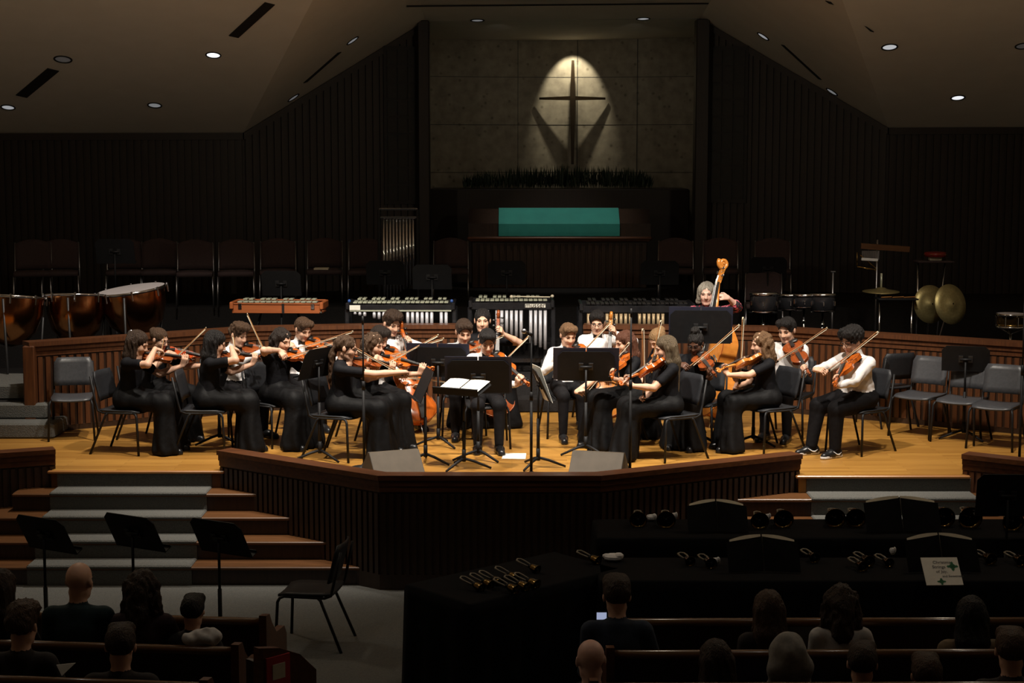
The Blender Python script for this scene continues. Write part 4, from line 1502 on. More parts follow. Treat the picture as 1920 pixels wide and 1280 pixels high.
# concert toms
def tom(px, pytop, y_, dia, dep, label, pole=True):
    q = ony(px, pytop, y_)
    root = empty('concert_tom', (q.x, y_, T1), 0, label, 'drum', 'concert toms behind the right rail')
    h = q.z - T1
    R_ = dia / 2
    MB().lathe([(R_, -dep), (R_, -0.01)], 28, (0, 0, h), Rx(-0.06), True, False).build('shell', M['blackgloss'], root, True)
    MB().lathe([(R_ * 1.02, -0.03), (R_ * 1.06, -0.03), (R_ * 1.06, 0.006), (R_ * 1.0, 0.006)], 28, (0, 0, h), Rx(-0.06), False, False).build('rim', M['chrome'], root, True)
    MB().lathe([(0.001, 0.0), (R_, 0.0)], 28, (0, 0, h), Rx(-0.06), False, False).build('head', M['drumhead'] if False else M['blackgloss'], root, True)
    me = MB().bbox((0, 0, 0), (0.018, 0.03, 0.06), 0.006).mesh('lug', M['chrome'])
    for k in range(6):
        a = 2 * math.pi * k / 6 + 0.4
        link('lug', me, root, (math.cos(a) * R_ * 1.03, math.sin(a) * R_ * 1.03, h - dep * 0.5), a + math.pi / 2)
    MB().lathe([(R_ * 1.02, -dep), (R_ * 1.04, -dep), (R_ * 1.04, -dep + 0.02)], 28, (0, 0, h), Rx(-0.06), False, False).build('lower_rim', M['chrome'], root, True)
    MB().tube([(0, 0, h - dep), (0, 0, 0.12)], 0.014, 8).build('pole', M['chrome'], root, True)
    MB().tube([(0, 0, h - dep - 0.13), (0, 0, h - dep - 0.18)], 0.024, 8).build('clamp', M['chrome'], root, True)
    for k in range(3):
        a = rad(90 + 120 * k)
        MB().tube([(0, 0, 0.3), (math.cos(a) * 0.25, math.sin(a) * 0.25, 0.0)], 0.01, 6).build('foot', M['chrome'], root, True)
    return root


tom(1432, 549, 4.0, 0.33, 0.24, 'leftmost black concert tom with chrome rim')
tom(1482, 552, 4.3, 0.30, 0.2, 'second black concert tom from the left')
tom(1508, 552, 4.05, 0.26, 0.17, 'third black concert tom from the left')
tom(1543, 551, 4.0, 0.3, 0.22, 'rightmost black concert tom with chrome rim')
# lone steel post
q = ony(1560, 600, 4.6)
ps = empty('chrome_stand', (q.x, 4.6, T1), 0, 'plain thin steel stand right of the toms', 'stand')
MB().tube([(0, 0, 0), (0, 0, ony(1560, 509, 4.6).z - T1)], 0.013, 8).build('pole', M['steel'], ps, True)
MB().bbox((0, 0, ony(1560, 509, 4.6).z - T1), (0.06, 0.04, 0.015), 0.004).build('cap', M['steel'], ps)
for k in range(3):
    a = rad(90 + 120 * k)
    MB().tube([(0, 0, 0.25), (math.cos(a) * 0.25, math.sin(a) * 0.25, 0)], 0.01, 6).build('foot', M['steel'], ps, True)

# wind chimes on a wooden bar
Yc = 4.9
sx = ony(1645, 460, Yc).x
zb = ony(1645, 464, Yc).z
wc = empty('bar_chimes', (sx, Yc, T1), 0, 'row of small hanging bar chimes under a long wooden bar on a stand', 'chimes')
hb = zb - T1
xl, xr = ony(1614, 464, Yc).x - sx, ony(1705, 470, Yc).x - sx
MB().box(((xl + xr) / 2, 0, hb), (xr - xl, 0.05, 0.07), Ry(0.07)).build('wooden_bar', M['stepwood'], wc)
MB().tube([(0, 0, 0), (0, 0, hb + 0.1)], 0.012, 8).build('pole', M['steel'], wc, True)
for k in range(16):
    x = xl + 0.02 + k * 0.014
    MB().tube([(x, 0, hb - 0.04), (x, 0, hb - 0.15)], 0.0045, 5).build('chime', M['steel'], wc)
for k in range(3):
    a = rad(90 + 120 * k)
    MB().tube([(0, 0, 0.25), (math.cos(a) * 0.28, math.sin(a) * 0.28, 0)], 0.01, 6).build('foot', M['steel'], wc, True)
wb = MB().bbox((ony(1629, 486, Yc).x, Yc - 0.05, ony(1629, 486, Yc).z), (0.21, 0.02, 0.035), 0.005, Ry(0.06))
tag(wb.build('white_bar', M['white']), 'short white bar hung below the bar chimes', 'percussion bar')
trg = MB()
pA, pB, pC = ony(1613, 478, Yc), ony(1646, 506, Yc), ony(1607, 500, Yc)
trg.tube([pA, pB], 0.007, 6)
trg.tube([pC, pB - Vector((0.02, 0, -0.0))], 0.012, 6)
trg.tube([ony(1607, 473, Yc), pC], 0.007, 6)
tag(trg.build('brass_triangle', M['brass'], smooth=True), 'brass triangle hanging at the left of the bar chimes', 'triangle')


def cymbal(px, py, y_, rr, tilt, yaw, label, z0=T1, boom=None):
    q = ony(px, py, y_)
    root = empty('cymbal', (q.x, y_, z0), rad(yaw), label, 'cymbal', 'cymbals behind the right rail')
    h = q.z - z0
    Rm = Rx(rad(tilt))
    MB().lathe([(0.012, 0.045), (0.05, 0.038), (0.075, 0.022), (rr * 0.6, 0.008), (rr, -0.008), (rr, -0.011), (rr * 0.6, 0.004), (0.075, 0.018), (0.012, 0.04)], 40, (0, 0, h), Rm, False, False).build('plate', M['cymbal'], root, True)
    base_x = boom or 0.0
    MB().tube([(0, 0, h + 0.06), (base_x * 0.2, 0.02, h - 0.05), (base_x, 0.05, h * 0.55), (base_x, 0.05, 0.05)], 0.011, 8).build('pole', M['chrome'], root, True)
    MB().tube([(0, 0, h + 0.03), (0, 0, h + (0.22 if tilt < 20 else 0.06))], 0.014, 8).build('felt_post', M['palebar'] if tilt < 20 else M['ebony'], root, True)
    for k in range(3):
        a = rad(90 + 120 * k)
        MB().tube([(base_x, 0.05, 0.3), (base_x + math.cos(a) * 0.28, 0.05 + math.sin(a) * 0.28, 0.0)], 0.01, 6).build('foot', M['chrome'], root, True)
    return root


cymbal(1652, 545, 4.7, 0.23, 3, 0, 'suspended cymbal lying level with an upright pale felt post')
cymbal(1783, 570, 4.3, 0.25, 78, 28, 'large bronze crash cymbal hanging steeply on its stand', boom=-0.12)
cymbal(1745, 570, 4.6, 0.24, 82, 20, 'dark crash cymbal half hidden behind the bronze one')

# trap table with small percussion
q = ony(1750, 490, 4.9)
tt = empty('percussion_table', (q.x, 4.9, T1), 0, 'small padded tray table on a thin chrome stand', 'table')
ht = q.z - T1
MB().bbox((0, 0, ht), (0.46, 0.3, 0.025), 0.01).build('tray', M['mauve'], tt)
MB().tube([(-0.19, 0, ht), (-0.19, 0, 0.02)], 0.011, 8).build('pole', M['chrome'], tt, True)
MB().tube([(0.15, 0, ht), (0.05, 0.05, 0.02)], 0.009, 8).build('pole', M['chrome'], tt, True)
for k in range(3):
    a = rad(90 + 120 * k)
    MB().tube([(-0.19, 0, 0.22), (-0.19 + math.cos(a) * 0.25, math.sin(a) * 0.25, 0)], 0.01, 6).build('foot', M['chrome'], tt, True)
tag(MB().bbox((q.x + 0.02, 4.9, q.z + 0.035), (0.15, 0.1, 0.045), 0.006).build('wooden_block', M['creampaper']), 'pale block lying on the percussion tray table', 'block')
tb = empty('tambourine', (q.x + 0.02, 4.9, q.z + 0.062), 0, 'dark red tambourine resting on top of the tray table', 'tambourine')
MB().lathe([(0.13, 0.0), (0.135, 0.0), (0.135, 0.055), (0.13, 0.055), (0.125, 0.05), (0.125, 0.004)], 32, (0, 0, 0), None, False, False).build('hoop', M['redwood'], tb, True)
MB().lathe([(0.002, 0.05), (0.128, 0.052)], 32, (0, 0, 0), None, False, False).build('skin', M['redwood'], tb, True)
for k in range(8):
    a = k * math.pi / 4 + 0.2
    MB().lathe([(0.002, -0.003), (0.018, -0.002), (0.018, 0.002), (0.002, 0.003)], 10, (math.cos(a) * 0.137, math.sin(a) * 0.137, 0.028)).build('jingle', M['brass'], tb, True)

# drumsticks tray in front: low black table with sticks
q = ony(1680, 555, 4.5)
st_ = empty('stick_tray', (q.x, 4.5, T1), 0, 'low black tray on legs below the level cymbal', 'tray')
MB().bbox((0, 0, q.z - T1 - 0.03), (0.5, 0.3, 0.02), 0.006).build('tray', M['blackmetal'], st_)
for x_ in (-0.2, 0.2):
    MB().tube([(x_, 0, q.z - T1 - 0.03), (x_, 0, 0)], 0.011, 6).build('leg', M['chrome'], st_, True)
for k in range(3):
    tag(MB().tube([(q.x - 0.2 + 0.14 * k, 4.42, q.z - 0.008), (q.x - 0.06 + 0.15 * k, 4.48, q.z - 0.006)], 0.007, 6).build('drumstick', M['nosing']), ('left', 'middle', 'right')[k] + ' wooden stick lying on the low black tray', 'drumstick', 'sticks on the tray')

# snare drum at far right
q = ony(1896, 588, 4.0)
sn = empty('snare_drum', (q.x, 4.0, T1), 0, 'shiny silver snare drum at the right edge behind the rail', 'drum')
h = q.z - T1
MB().lathe([(0.178, -0.17), (0.178, 0.0)], 32, (0, 0, h), None, True, False).build('shell', M['brass'], sn, True)
MB().lathe([(0.18, -0.02), (0.19, -0.02), (0.19, 0.008), (0.176, 0.008)], 32, (0, 0, h), None, False, False).build('rim', M['chrome'], sn, True)
MB().lathe([(0.18, -0.17), (0.19, -0.17), (0.19, -0.145), (0.18, -0.145)], 32, (0, 0, h), None, False, False).build('lower_rim', M['chrome'], sn, True)
MB().lathe([(0.001, 0.002), (0.178, 0.002)], 32, (0, 0, h), None, False, False).build('head', M['drumhead'], sn, True)
me = MB().bbox((0, 0, 0), (0.016, 0.024, 0.11), 0.005).mesh('lug', M['chrome'])
for k in range(8):
    a = k * math.pi / 4 + 0.15
    link('lug', me, sn, (math.cos(a) * 0.188, math.sin(a) * 0.188, h - 0.085), a + math.pi / 2)
MB().tube([(0, 0, h - 0.18), (0, 0, 0.1)], 0.013, 8).build('pole', M['chrome'], sn, True)
for k in range(3):
    a = rad(90 + 120 * k)
    MB().tube([(0, 0, 0.3), (math.cos(a) * 0.24, math.sin(a) * 0.24, 0)], 0.01, 6).tube([(0, 0, h - 0.25), (math.cos(a) * 0.17, math.sin(a) * 0.17, h - 0.17)], 0.008, 6).build('foot', M['chrome'], sn, True)


# ================================================================== HANDBELL TABLES (dark foreground, right)
def draped_table(cx_, cy_, L, D, yaw, label, h=0.78):
    root = empty('draped_table', (cx_, cy_, nave_z(cy_)), rad(yaw), label, 'table', 'black draped handbell tables')
    MB().bbox((0, 0, h - 0.03), (L, D, 0.03), 0.01).build('table_top', M['blackmetal'], root)
    # pad and cloth with gentle folds hanging to the floor
    n = 60
    ring = []
    for i in range(n):
        u = i / n
        per = 2 * (L + D)
        s_ = u * per
        if s_ < L:
            p, nn = (-L / 2 + s_, -D / 2), (0, -1)
        elif s_ < L + D:
            p, nn = (L / 2, -D / 2 + s_ - L), (1, 0)
        elif s_ < 2 * L + D:
            p, nn = (L / 2 - (s_ - L - D), D / 2), (0, 1)
        else:
            p, nn = (-L / 2, D / 2 - (s_ - 2 * L - D)), (-1, 0)
        ring.append((p, nn, s_))
    vs = []
    for (z, o_) in ((h, -0.02), (h - 0.008, 0.008), (h - 0.08, 0.016), (0.35, 0.03), (0.02, 0.045)):
        for (p, nn, s_) in ring:
            f = o_ + (0.022 * math.sin(s_ * 22) * (1 - z / h) if z < h - 0.02 else 0)
            vs.append((p[0] + nn[0] * f, p[1] + nn[1] * f, z))
    fs = []
    for r_ in range(4):
        for i in range(n):
            j = (i + 1) % n
            fs.append((r_ * n + i, (r_ + 1) * n + i, (r_ + 1) * n + j, r_ * n + j))
    fs.append(tuple(range(n)))
    MB().add(vs, fs).build('cloth', M['blackdrape'], root, True)
    return root


TH = 0.78
draped_table(2.9, -2.35, 4.4, 0.72, 0, 'long black draped table nearest the stage at right', TH)
draped_table(2.75, -3.72, 4.2, 0.72, 0, 'long black draped table nearest the right pews', TH)
draped_table(0.02, -3.95, 1.5, 0.74, 42, 'black draped table turned diagonally at the centre aisle', TH)


def make_bell(r_):
    root = empty('handbell')
    MB().lathe([(r_ * 0.25, 0.0), (r_ * 0.55, -0.1 * r_), (r_ * 0.66, -0.5 * r_), (r_ * 0.72, -1.0 * r_), (r_ * 0.85, -1.4 * r_), (r_ * 1.0, -1.65 * r_), (r_ * 0.97, -1.66 * r_), (r_ * 0.7, -1.1 * r_), (r_ * 0.5, -0.2 * r_)], 24, (0, 0, 0), None, True, False).build('casting', M['bellbrass'], root, True)
    MB().tube([(0, 0, -0.4 * r_), (0, 0, -1.35 * r_)], 0.006, 6).ell((0, 0, -1.4 * r_), (0.014, 0.014, 0.014)).build('clapper', M['blackmetal'], root, True)
    MB().lathe([(r_ * 0.42, 0), (r_ * 0.42, 0.012)], 14).build('hand_guard', M['blackmetal'], root)
    MB().tube([(-0.022, 0, 0.012), (-0.03, 0, 0.08), (-0.026, 0, 0.12), (0, 0, 0.135), (0.026, 0, 0.12), (0.03, 0, 0.08), (0.022, 0, 0.012)], 0.0075, 6).build('handle', M['handle'], root, True)
    return root


BELL = {}
def bell(x, y, z, r_, direction, label, group):
    k = round(r_, 3)
    if k in BELL:
        o = copy_tree(BELL[k])
    else:
        o = BELL[k] = make_bell(r_)
    d = Vector(direction).normalized()       # handle direction
    o.rotation_mode = 'QUATERNION'
    o.rotation_quaternion = d.to_track_quat('Z', 'Y')
    o.location = (x, y, z + r_)
    tag(o, label, 'handbell', group)
    return o


tz = GZ + TH
# diagonal table: two ranks of small bells, handles towards the stage
names = ['nearest the aisle', 'second from the aisle', 'third from the aisle', 'fourth from the aisle', 'fifth from the aisle', 'sixth from the aisle']
for k, (px, py) in enumerate(((890, 1096), (908, 1090), (925, 1085), (955, 1077), (995, 1062))):
    q = onz(px, py, tz + 0.04)
    bell(q.x, q.y, tz, 0.042, (-0.75, 0.62, 0.28), 'small handbell in the back rank of the diagonal table, ' + names[k], 'handbells on the diagonal table')
for k, (px, py) in enumerate(((953, 1100), (973, 1095), (992, 1090))):
    q = onz(px, py, tz + 0.04)
    bell(q.x, q.y, tz, 0.046, (-0.75, 0.62, 0.28), 'small handbell in the front rank of the diagonal table, ' + names[k], 'handbells on the diagonal table')
q = onz(1108, 1046, tz + 0.04)
bell(q.x, q.y, tz, 0.045, (-0.75, 0.62, 0.25), 'single handbell where the diagonal table meets the long table', 'handbells on the diagonal table')
# back table: large bells, mouths towards the hall
for px, py, r_, lb in ((1196, 966, 0.075, 'leftmost large handbell on the table nearest the stage'), (1248, 966, 0.080, 'large handbell left of the open binder, by crumpled white paper'), (1422, 968, 0.078, 'large handbell just right of the first open binder'),
                       (1466, 964, 0.085, 'large handbell before the wooden end of the right steps'), (1562, 962, 0.088, 'large handbell before the carpeted right steps'), (1600, 962, 0.088, 'large handbell half hidden by the middle binder'),
                       (1764, 960, 0.092, 'large handbell right of the middle binder'), (1812, 960, 0.100, 'biggest handbell on the table nearest the stage'), (1892, 968, 0.09, 'rightmost large handbell beside the tall dark stand')):
    q = onz(px, py, tz + r_)
    bell(q.x, q.y, tz, r_, (0.05, 1, 0.1), lb, 'handbells on the back table')
for px, py, r_, lb in ((1288, 1047, 0.042, 'small handbell left of the big open binder, far one'), (1326, 1050, 0.048, 'small handbell touching the left side of the big open binder'), (1520, 1040, 0.045, 'small handbell at the right side of the big open binder'),
                       (1620, 1046, 0.05, 'small handbell in the middle of the front table, left one'), (1610, 1056, 0.045, 'small handbell in the middle of the front table, near one'), (1660, 1050, 0.04, 'small handbell in the middle of the front table, right one'),
                       (1848, 1042, 0.05, 'small handbell right of the right open binder'), (1905, 1045, 0.05, 'small handbell at the right end of the front table')):
    q = onz(px, py, tz + r_)
    bell(q.x, q.y, tz, r_, (-0.3, 1, 0.12), lb, 'handbells on the front table')


def open_binder(px, pytop, y_, w, label, h=0.2):
    q = ony(px, pytop, y_)
    root = empty('open_binder', (q.x, y_, tz), 0, label, 'binder', 'open music binders on the tables')
    H = q.z - tz
    for s_ in (-1, 1):
        MB().sheet([[(s_ * 0.005, 0.06, H), (s_ * w / 2, 0.02, H - 0.035)], [(s_ * 0.005, -0.10, 0.015), (s_ * w / 2, -0.14, 0.015)]], 0.006).build('cover', M['blackdrape'], root)
        P = []
        for j in range(2):
            row = []
            for i in range(7):
                u = i / 6
                zt_ = (H + 0.012 - 0.034 * u + 0.012 * math.sin(u * 3.14)) if j == 0 else 0.04
                row.append((s_ * (0.006 + u * (w / 2 - 0.03)), (0.085 - 0.04 * u) if j == 0 else (-0.075 - 0.04 * u), zt_))
            P.append(row)
        MB().sheet(P, 0.004).build('page_block', M['creampaper'], root)
    MB().tube([(0, 0.085, H - 0.01), (0, -0.07, 0.025)], 0.006, 6).build('spine', M['blackmetal'], root)
    MB().box((0, 0.09, H / 2), (0.05, 0.01, H)).tube([(0, 0.09, H * 0.7), (0, 0.2, 0.0)], 0.006, 6).build('easel', M['blackmetal'], root)
    return root


open_binder(1344, 942, -2.45, 0.5, 'open music binder standing left on the table nearest the stage')
open_binder(1690, 936, -2.45, 0.62, 'dark open binder standing in the middle of the table nearest the stage')
open_binder(1430, 1009, -3.75, 0.54, 'big open binder with cream pages on the front table')
open_binder(1764, 1006, -3.75, 0.54, 'open binder with cream pages at the right of the front table')
# white gloves / crumpled papers
for px, py, w_, lb in ((1222, 970, 0.07, 'crumpled white glove between two large handbells'), (1265, 967, 0.04, 'small white glove right of the second large handbell'), (1440, 969, 0.04, 'white glove between two large handbells before the wooden step'), (1342, 1052, 0.055, 'white glove beside the big open binder'), (1674, 1033, 0.04, 'white glove left of the right open binder'), (1150, 1044, 0.13, 'pale gloves lying left on the front table')):
    q = onz(px, py, tz + 0.03)
    m_ = MB()
    m_.ell((0, 0, 0), (w_ * 0.6, w_ * 0.5, 0.03), None, 9, 5)
    m_.ell((w_ * 0.3, -0.01, 0.012), (w_ * 0.35, w_ * 0.3, 0.026), Rz(0.7), 8, 5)
    m_.ell((-w_ * 0.3, 0.0, 0.006), (w_ * 0.4, w_ * 0.25, 0.022), Rz(-0.5), 8, 5)
    o = m_.build('glove', M['white'])
    o.location = (q.x, q.y, tz + 0.03)
    tag(o, lb, 'glove', 'white gloves on the handbell tables')

# booklet with printed cover leaning on the front of the front table
q = onz(1772, 1100, tz + 0.0)
bk = empty('music_booklet', (q.x, q.y, tz + 0.012), rad(2), 'white booklet with dark lettering and green ornaments on the front table', 'booklet')
bw, bh = 0.27, 0.24
Rb = Rx(rad(42))
MB().box(Rb @ Vector((0, bh / 2, 0)), (bw, bh, 0.008), Rb).build('cover', M['paper'], bk)


def text_mesh(body, size):
    c = bpy.data.curves.new('txt', 'FONT')
    c.body = body
    c.size = size
    c.extrude = 0.0004
    c.materials.append(M['ink'])
    t = bpy.data.objects.new('txt', c)
    COL.objects.link(t)
    me_ = bpy.data.meshes.new_from_object(t.evaluated_get(bpy.context.evaluated_depsgraph_get()))
    bpy.data.objects.remove(t)
    return me_


for s_, x_, y_, sz in (('Christmas', -0.055, 0.185, 0.036), ('Strings', -0.065, 0.145, 0.036), ('of Joy,', -0.045, 0.105, 0.034), ('and Sweetness', -0.005, 0.068, 0.026)):
    o = link('lettering', text_mesh(s_, sz), bk)
    p = Rb @ Vector((x_, y_, 0.005))
    o.matrix_basis = Matrix.Translation(p) @ Rb.to_4x4()
for x_, y_, r_ in ((0.085, 0.16, 0.042), (-0.02, 0.03, 0.032)):
    m_ = MB()
    for k in range(4):
        a = k * math.pi / 2
        for dd in (0.35, 0.75):
            c = Vector((x_ + math.cos(a) * r_ * dd, y_ + math.sin(a) * r_ * dd * 0.9, 0.005))
            m_.box(Rb @ c, (r_ * (0.75 - 0.45 * dd), r_ * (0.75 - 0.45 * dd), 0.001), Rb @ Rz(math.pi / 4))
    m_.box(Rb @ Vector((x_, y_, 0.005)), (r_ * 0.7, r_ * 0.7, 0.001), Rb @ Rz(math.pi / 4))
    m_.build('ornament', M['green'], bk)

# tall dark stand at right edge, foreground
q = ony(1890, 930, -2.9)
music_stand((q.x, -2.9), GZ, q.z - GZ, 178, 10, 'big black music stand at the right end of the handbell tables', w=0.5, h=0.36, group='music stands on the nave floor')


# ================================================================== PEWS
def pew(x0, x1, y_, yaw, ztop, label, group, endR=True, endL=False):
    L = x1 - x0
    z0 = nave_z(y_)
    root = empty('pew', ((x0 + x1) / 2, y_, z0), rad(yaw), label, 'pew', group)
    H = ztop - z0
    # people sit on the +... side: pew faces the stage (+Y); back panel at y=0
    MB().box((0, 0.0, H * 0.5 + 0.08), (L, 0.035, H - 0.2), Rx(-0.08)).build('back_panel', M['darkwood'], root)
    MB().tube([(-L / 2, -0.03, H - 0.022), (L / 2, -0.03, H - 0.022)], 0.03, 14).build('top_rail', M['pewrail'], root, True)
    MB().bbox((0, 0.24, 0.43), (L, 0.42, 0.04), 0.012).build('seat', M['darkwood'], root)
    ends = ([1] if endR else []) + ([-1] if endL else [])
    for s_ in ends:
        pr = [(-0.10, 0.0), (0.46, 0.0), (0.46, 0.55), (0.40, 0.62), (0.18, 0.64), (0.06, 0.74), (0.0, H + 0.03), (-0.09, H + 0.04)]
        vs = [(s_ * (L / 2), y, z) for y, z in pr] + [(s_ * (L / 2 + 0.05), y, z) for y, z in pr]
        n = len(pr)
        fs = [tuple(range(n)), tuple(range(2 * n - 1, n - 1, -1))] + [(i, (i + 1) % n, (i + 1) % n + n, i + n) for i in range(n)]
        MB().add(vs, fs).build('pew_end', M['capwood'], root)
    return root


def pew_px(pxa, pya, pxb, pyb, d, label, group, endR, endL=False):
    # top rail passes through two pixels at camera distance d (at the aisle end)
    a = ony(pxa, pya, d - 16)
    b2 = ony(pxb, pyb, d - 16)
    return a, b2


for k, (pxe, pye, d, lb) in enumerate(((492, 1158, 10.8, 'frontmost pew at left'), (440, 1212, 9.95, 'second pew at left'), (382, 1278, 9.1, 'third pew at left'))):
    e = ony(pxe, pye, d - 16)
    pew(e.x - 3.6, e.x, e.y, 0, e.z, 'dark wooden ' + lb + ' of the centre aisle', 'left pews', True)
for o in [o for o in bpy.data.objects if o.name.startswith('pew') and o.parent is None]:
    e_r = o.location.x + 1.8
    # slant: far end swings back from the viewer
    o.rotation_euler = (0, 0, rad(-6))
    o.location.x = e_r - 1.8 * math.cos(rad(6))
    o.location.y += 1.8 * math.sin(rad(6))
# extra pew end with a red placard near the aisle
e = ony(532, 1200, -6.6)
pe = empty('pew', (e.x, e.y, nave_z(e.y)), rad(-44), 'pew end with a red placard at the aisle beside the left pews', 'pew', 'left pews')
hh = e.z - nave_z(e.y)
pr = [(-0.22, 0.0), (0.22, 0.0), (0.22, hh - 0.22), (0.1, hh - 0.1), (-0.05, hh - 0.03), (-0.2, hh)]
n = len(pr)
MB().add([(-0.025, y, z) for y, z in pr] + [(0.025, y, z) for y, z in pr], [tuple(range(n)), tuple(range(2 * n - 1, n - 1, -1))] + [(i, (i + 1) % n, (i + 1) % n + n, i + n) for i in range(n)]).build('pew_end', M['capwood'], pe)
MB().box((-0.07, -0.17, hh * 0.55), (0.1, 0.03, hh * 0.7)).build('back_panel', M['darkwood'], pe)
MB().box((0.032, -0.07, hh - 0.17), (0.012, 0.17, 0.2)).build('placard', M['redplacard'], pe)
MB().box((0.04, -0.07, hh - 0.16), (0.006, 0.09, 0.09)).build('card', M['creampaper'], pe)
for k, (pye, d, px0, lb) in enumerate(((1157, 10.8, 1165, 'frontmost pew at right'), (1216, 9.95, 1150, 'second pew at right'), (1277, 9.1, 1120, 'third pew at right'))):
    e = ony(px0, pye, d - 16)
    o = pew(e.x, e.x + 4.4, e.y, 0, e.z, 'dark wooden ' + lb + ' of the centre aisle', 'right pews', False, True)
    o.rotation_euler = (0, 0, rad(0.6))
# paper corner on the left pew
q = ony(122, 1254, 9.4 - 16)
tag(MB().add([(q.x - 0.05, q.y, q.z + 0.025), (q.x + 0.055, q.y + 0.03, q.z + 0.028), (q.x - 0.015, q.y - 0.02, q.z - 0.035), (q.x - 0.05, q.y + 0.004, q.z + 0.025), (q.x + 0.055, q.y + 0.034, q.z + 0.028), (q.x - 0.015, q.y - 0.016, q.z - 0.035)],
             [(0, 2, 1), (3, 4, 5), (0, 1, 4, 3), (1, 2, 5, 4), (2, 0, 3, 5)]).build('paper_sheet', M['paper']), 'white paper corner sticking up between the left pews', 'paper')

# ================================================================== PEOPLE
class SDF:
    """smooth union of tapered capsules and ellipsoids, meshed as one continuous surface"""
    def __init__(s):
        s.p = []

    def cap(s, a, b, ra, rb, mat=0, k=0.02, op='u'):
        a, b = np.array(a, float), np.array(b, float)
        r = max(ra, rb)
        s.p.append(('c', np.minimum(a, b) - r, np.maximum(a, b) + r, (a, b, ra, rb), mat, k, op))
        return s

    def ell(s, c, r, R=None, mat=0, k=0.02, op='u'):
        c = np.array(c, float)
        m = max(r)
        Rm = np.eye(3) if R is None else np.array(R, float)
        s.p.append(('e', c - m, c + m, (c, np.array(r, float), Rm), mat, k, op))
        return s

    def mesh(s, name, vox, mats, noise=None, zmin=None):
        us = [p for p in s.p if p[6] == 'u']
        lo = np.min([p[1] for p in us], 0) - 3 * vox
        hi = np.max([p[2] for p in us], 0) + 3 * vox
        n = np.ceil((hi - lo) / vox).astype(int) + 1
        D = np.full(n, 0.4, np.float32)
        Mt = np.zeros(n, np.int8)
        ax = [(lo[i] + vox * np.arange(n[i])).astype(np.float32) for i in range(3)]
        for t, l, h, par, mat, k, op in s.p:
            pad = k + 3 * vox
            i0 = np.maximum(((l - pad - lo) / vox).astype(int), 0)
            i1 = np.minimum(((h + pad - lo) / vox).astype(int) + 2, n)
            if np.any(i1 <= i0):
                continue
            X = ax[0][i0[0]:i1[0]][:, None, None]
            Y = ax[1][i0[1]:i1[1]][None, :, None]
            Z = ax[2][i0[2]:i1[2]][None, None, :]
            if t == 'c':
                a, b, ra, rb = par
                ab = b - a
                L2 = float(ab @ ab) + 1e-12
                hh = np.clip(((X - a[0]) * ab[0] + (Y - a[1]) * ab[1] + (Z - a[2]) * ab[2]) / L2, 0, 1)
                d = np.sqrt((X - a[0] - hh * ab[0]) ** 2 + (Y - a[1] - hh * ab[1]) ** 2 + (Z - a[2] - hh * ab[2]) ** 2) - (ra + (rb - ra) * hh)
            else:
                c, r, Rm = par
                dx, dy, dz = X - c[0], Y - c[1], Z - c[2]
                q = [(dx * Rm[0, i] + dy * Rm[1, i] + dz * Rm[2, i]) for i in range(3)]
                k0 = np.sqrt((q[0] / r[0]) ** 2 + (q[1] / r[1]) ** 2 + (q[2] / r[2]) ** 2) + 1e-9
                k1 = np.sqrt((q[0] / r[0] ** 2) ** 2 + (q[1] / r[1] ** 2) ** 2 + (q[2] / r[2] ** 2) ** 2) + 1e-9
                d = k0 * (k0 - 1.0) / k1
            sl = (slice(i0[0], i1[0]), slice(i0[1], i1[1]), slice(i0[2], i1[2]))
            cur = D[sl]
            if op == 'u':
                mm = Mt[sl]
                mm[d < cur] = mat
                hq = np.maximum(k - np.abs(cur - d), 0) / k
                D[sl] = np.minimum(cur, d) - hq * hq * k * 0.25
            else:
                D[sl] = np.maximum(cur, -d)
        if noise is not None:
            D += noise(ax[0][:, None, None], ax[1][None, :, None], ax[2][None, None, :]).astype(np.float32)
        if zmin is not None:
            D = np.maximum(D, (zmin - ax[2])[None, None, :])
        D[0], D[-1] = 0.4, 0.4
        D[:, 0], D[:, -1] = 0.4, 0.4
        D[:, :, 0], D[:, :, -1] = 0.4, 0.4
        return surface_net(name, D, Mt, lo, vox, mats)


